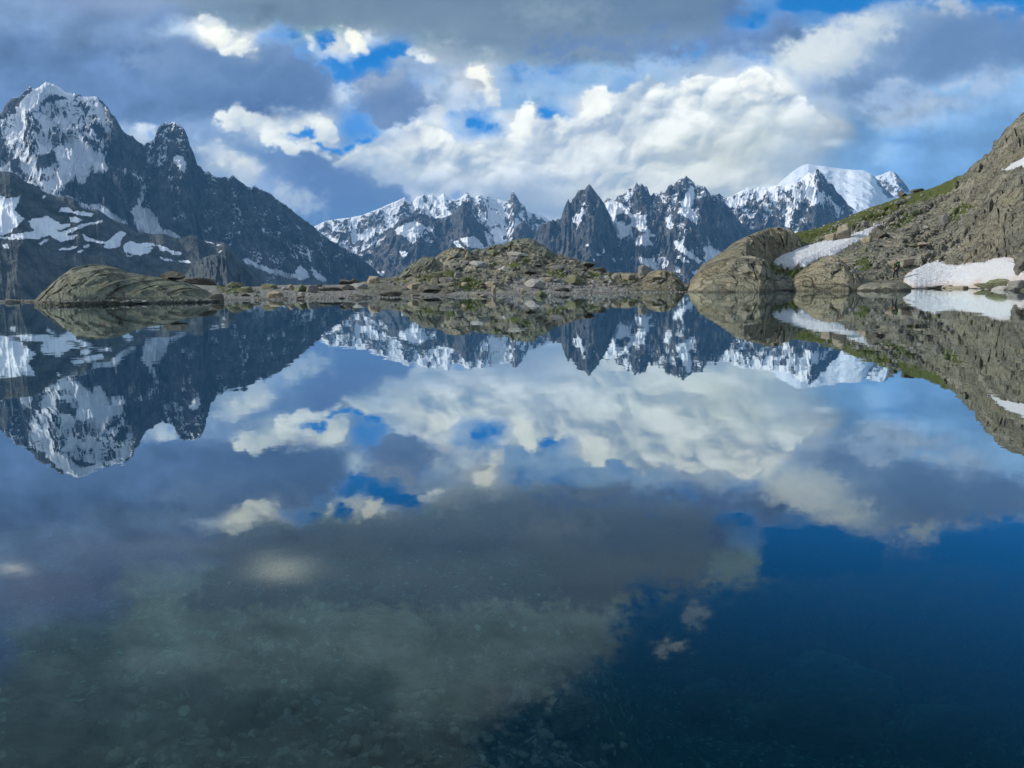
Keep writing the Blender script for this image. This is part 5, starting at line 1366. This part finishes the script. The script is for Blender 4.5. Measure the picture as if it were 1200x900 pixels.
tk = ['pelvis', 'lhip', 'lknee', 'lank', 'rhip', 'rknee', 'rank']
o = skin_mesh('trousers', sub_j(tk, .014), [('pelvis', 'lhip'), ('lhip', 'lknee'), ('lknee', 'lank'), ('pelvis', 'rhip'), ('rhip', 'rknee'), ('rknee', 'rank')], M_TRS); o.parent = person
for n in 'lr':
    a, f_ = J[n + 'ank'], J[n + 'foot']
    o = skin_mesh('boot', {'a': (a[0], a[1], a[2] + .03, .052), 'b': (a[0] + .02, a[1], .045, .048), 'c': (f_[0], f_[1], .035, .045)}, [('a', 'b'), ('b', 'c')], M_BOOT); o.parent = person
o = skin_mesh('hair', {'a': (-.055, 0, 1.585, (.085, .080)), 'b': (-.07, 0, 1.66, (.092, .086)), 'c': (-.075, 0, 1.70, (.06, .06))}, [('a', 'b'), ('b', 'c')], M_HAIR); o.parent = person
# backpack
bpk = bpy.data.objects.new('backpack', None); COL.objects.link(bpk)
bpk.location = person.location; bpk.rotation_euler = person.rotation_euler
prop(bpk, 'bright green backpack carried by the hiker', 'backpack')
def soft_box(name, c, s, mat, parent, bev=.04):
    bm = bmesh.new(); bmesh.ops.create_cube(bm, size=1)
    for v in bm.verts: v.co = Vector((v.co.x * s[0] * (1 - .15 * (v.co.z > 0)), v.co.y * s[1] * (1 - .12 * (v.co.z > 0)), v.co.z * s[2])) + Vector(c)
    bmesh.ops.bevel(bm, geom=bm.edges[:], offset=min(bev, min(s) * .4), segments=3, profile=.6, affect='EDGES')
    me = bpy.data.meshes.new(name); bm.to_mesh(me); bm.free(); me.materials.append(mat)
    me.polygons.foreach_set('use_smooth', np.ones(len(me.polygons), bool))
    o = bpy.data.objects.new(name, me); COL.objects.link(o); o.parent = parent; return o
soft_box('pack_body', (.185, 0, 1.24), (.21, .30, .50), M_PACK, bpk, .07)
soft_box('lid', (.175, 0, 1.52), (.22, .28, .11), M_PACK, bpk, .045)
soft_box('pocket', (.30, 0, 1.16), (.07, .22, .24), M_PACK, bpk, .03)
for s in (1, -1):
    soft_box('side_pocket', (.18, .165 * s, 1.10), (.14, .05, .2), M_STRAP, bpk, .02)
    o = skin_mesh('shoulder_strap', {'a': (.08, .10 * s, 1.44, .018), 'b': (-.03, .11 * s, 1.475, .018), 'c': (-.15, .11 * s, 1.36, .018), 'd': (-.14, .12 * s, 1.18, .016), 'e': (-.02, .155 * s, 1.06, .014), 'f': (.08, .13 * s, 1.03, .014)}, [('a', 'b'), ('b', 'c'), ('c', 'd'), ('d', 'e'), ('e', 'f')], M_STRAP); o.parent = bpk
# marker stake at the left end of the shore
st, _ = cast(23, 353.5)
bm = bmesh.new()
for k in range(9):
    z_ = k * .12
    for i in range(8):
        a = i * math.pi / 4; r_ = .024 * (1 - k * .04) * (1 + .15 * math.sin(i * 2.3 + k)); bm.verts.new((r_ * math.cos(a) + .008 * math.sin(k * .9), r_ * math.sin(a), z_ - .12))
bm.verts.ensure_lookup_table()
for k in range(8):
    for i in range(8): bm.faces.new([bm.verts[k * 8 + i], bm.verts[k * 8 + (i + 1) % 8], bm.verts[(k + 1) * 8 + (i + 1) % 8], bm.verts[(k + 1) * 8 + i]])
bm.faces.new([bm.verts[64 + i] for i in range(8)])
me = bpy.data.meshes.new('stake'); bm.to_mesh(me); bm.free(); me.materials.append(M_WOOD)
o = bpy.data.objects.new('stake', me); COL.objects.link(o); o.location = st; o.rotation_euler = (0, R(3), 0)
prop(o, 'thin weathered stake standing at the water at the far left', 'stake')
# ------------------------------------------------------------------ air
hz = bpy.data.meshes.new('haze')
bm = bmesh.new(); bmesh.ops.create_cube(bm, size=1)
for v in bm.verts:
    v.co = Vector((v.co.x * 84000, v.co.y * 84000, (v.co.z + .5) * 3000 - 421.5))
bm.to_mesh(hz); bm.free()
mt, t, out = material('mountain_air')
pv = t.new('ShaderNodeVolumePrincipled')
pv.inputs['Color'].default_value = (.17, .50, 1, 1); pv.inputs['Density'].default_value = 3.0e-5; pv.inputs['Anisotropy'].default_value = .0
t.nt.links.new(pv.outputs[0], out.inputs[1]); hz.materials.append(mt)
o = bpy.data.objects.new('haze', hz); COL.objects.link(o); prop(o, 'thin blue mountain air between the lake and the peaks', kind='stuff')
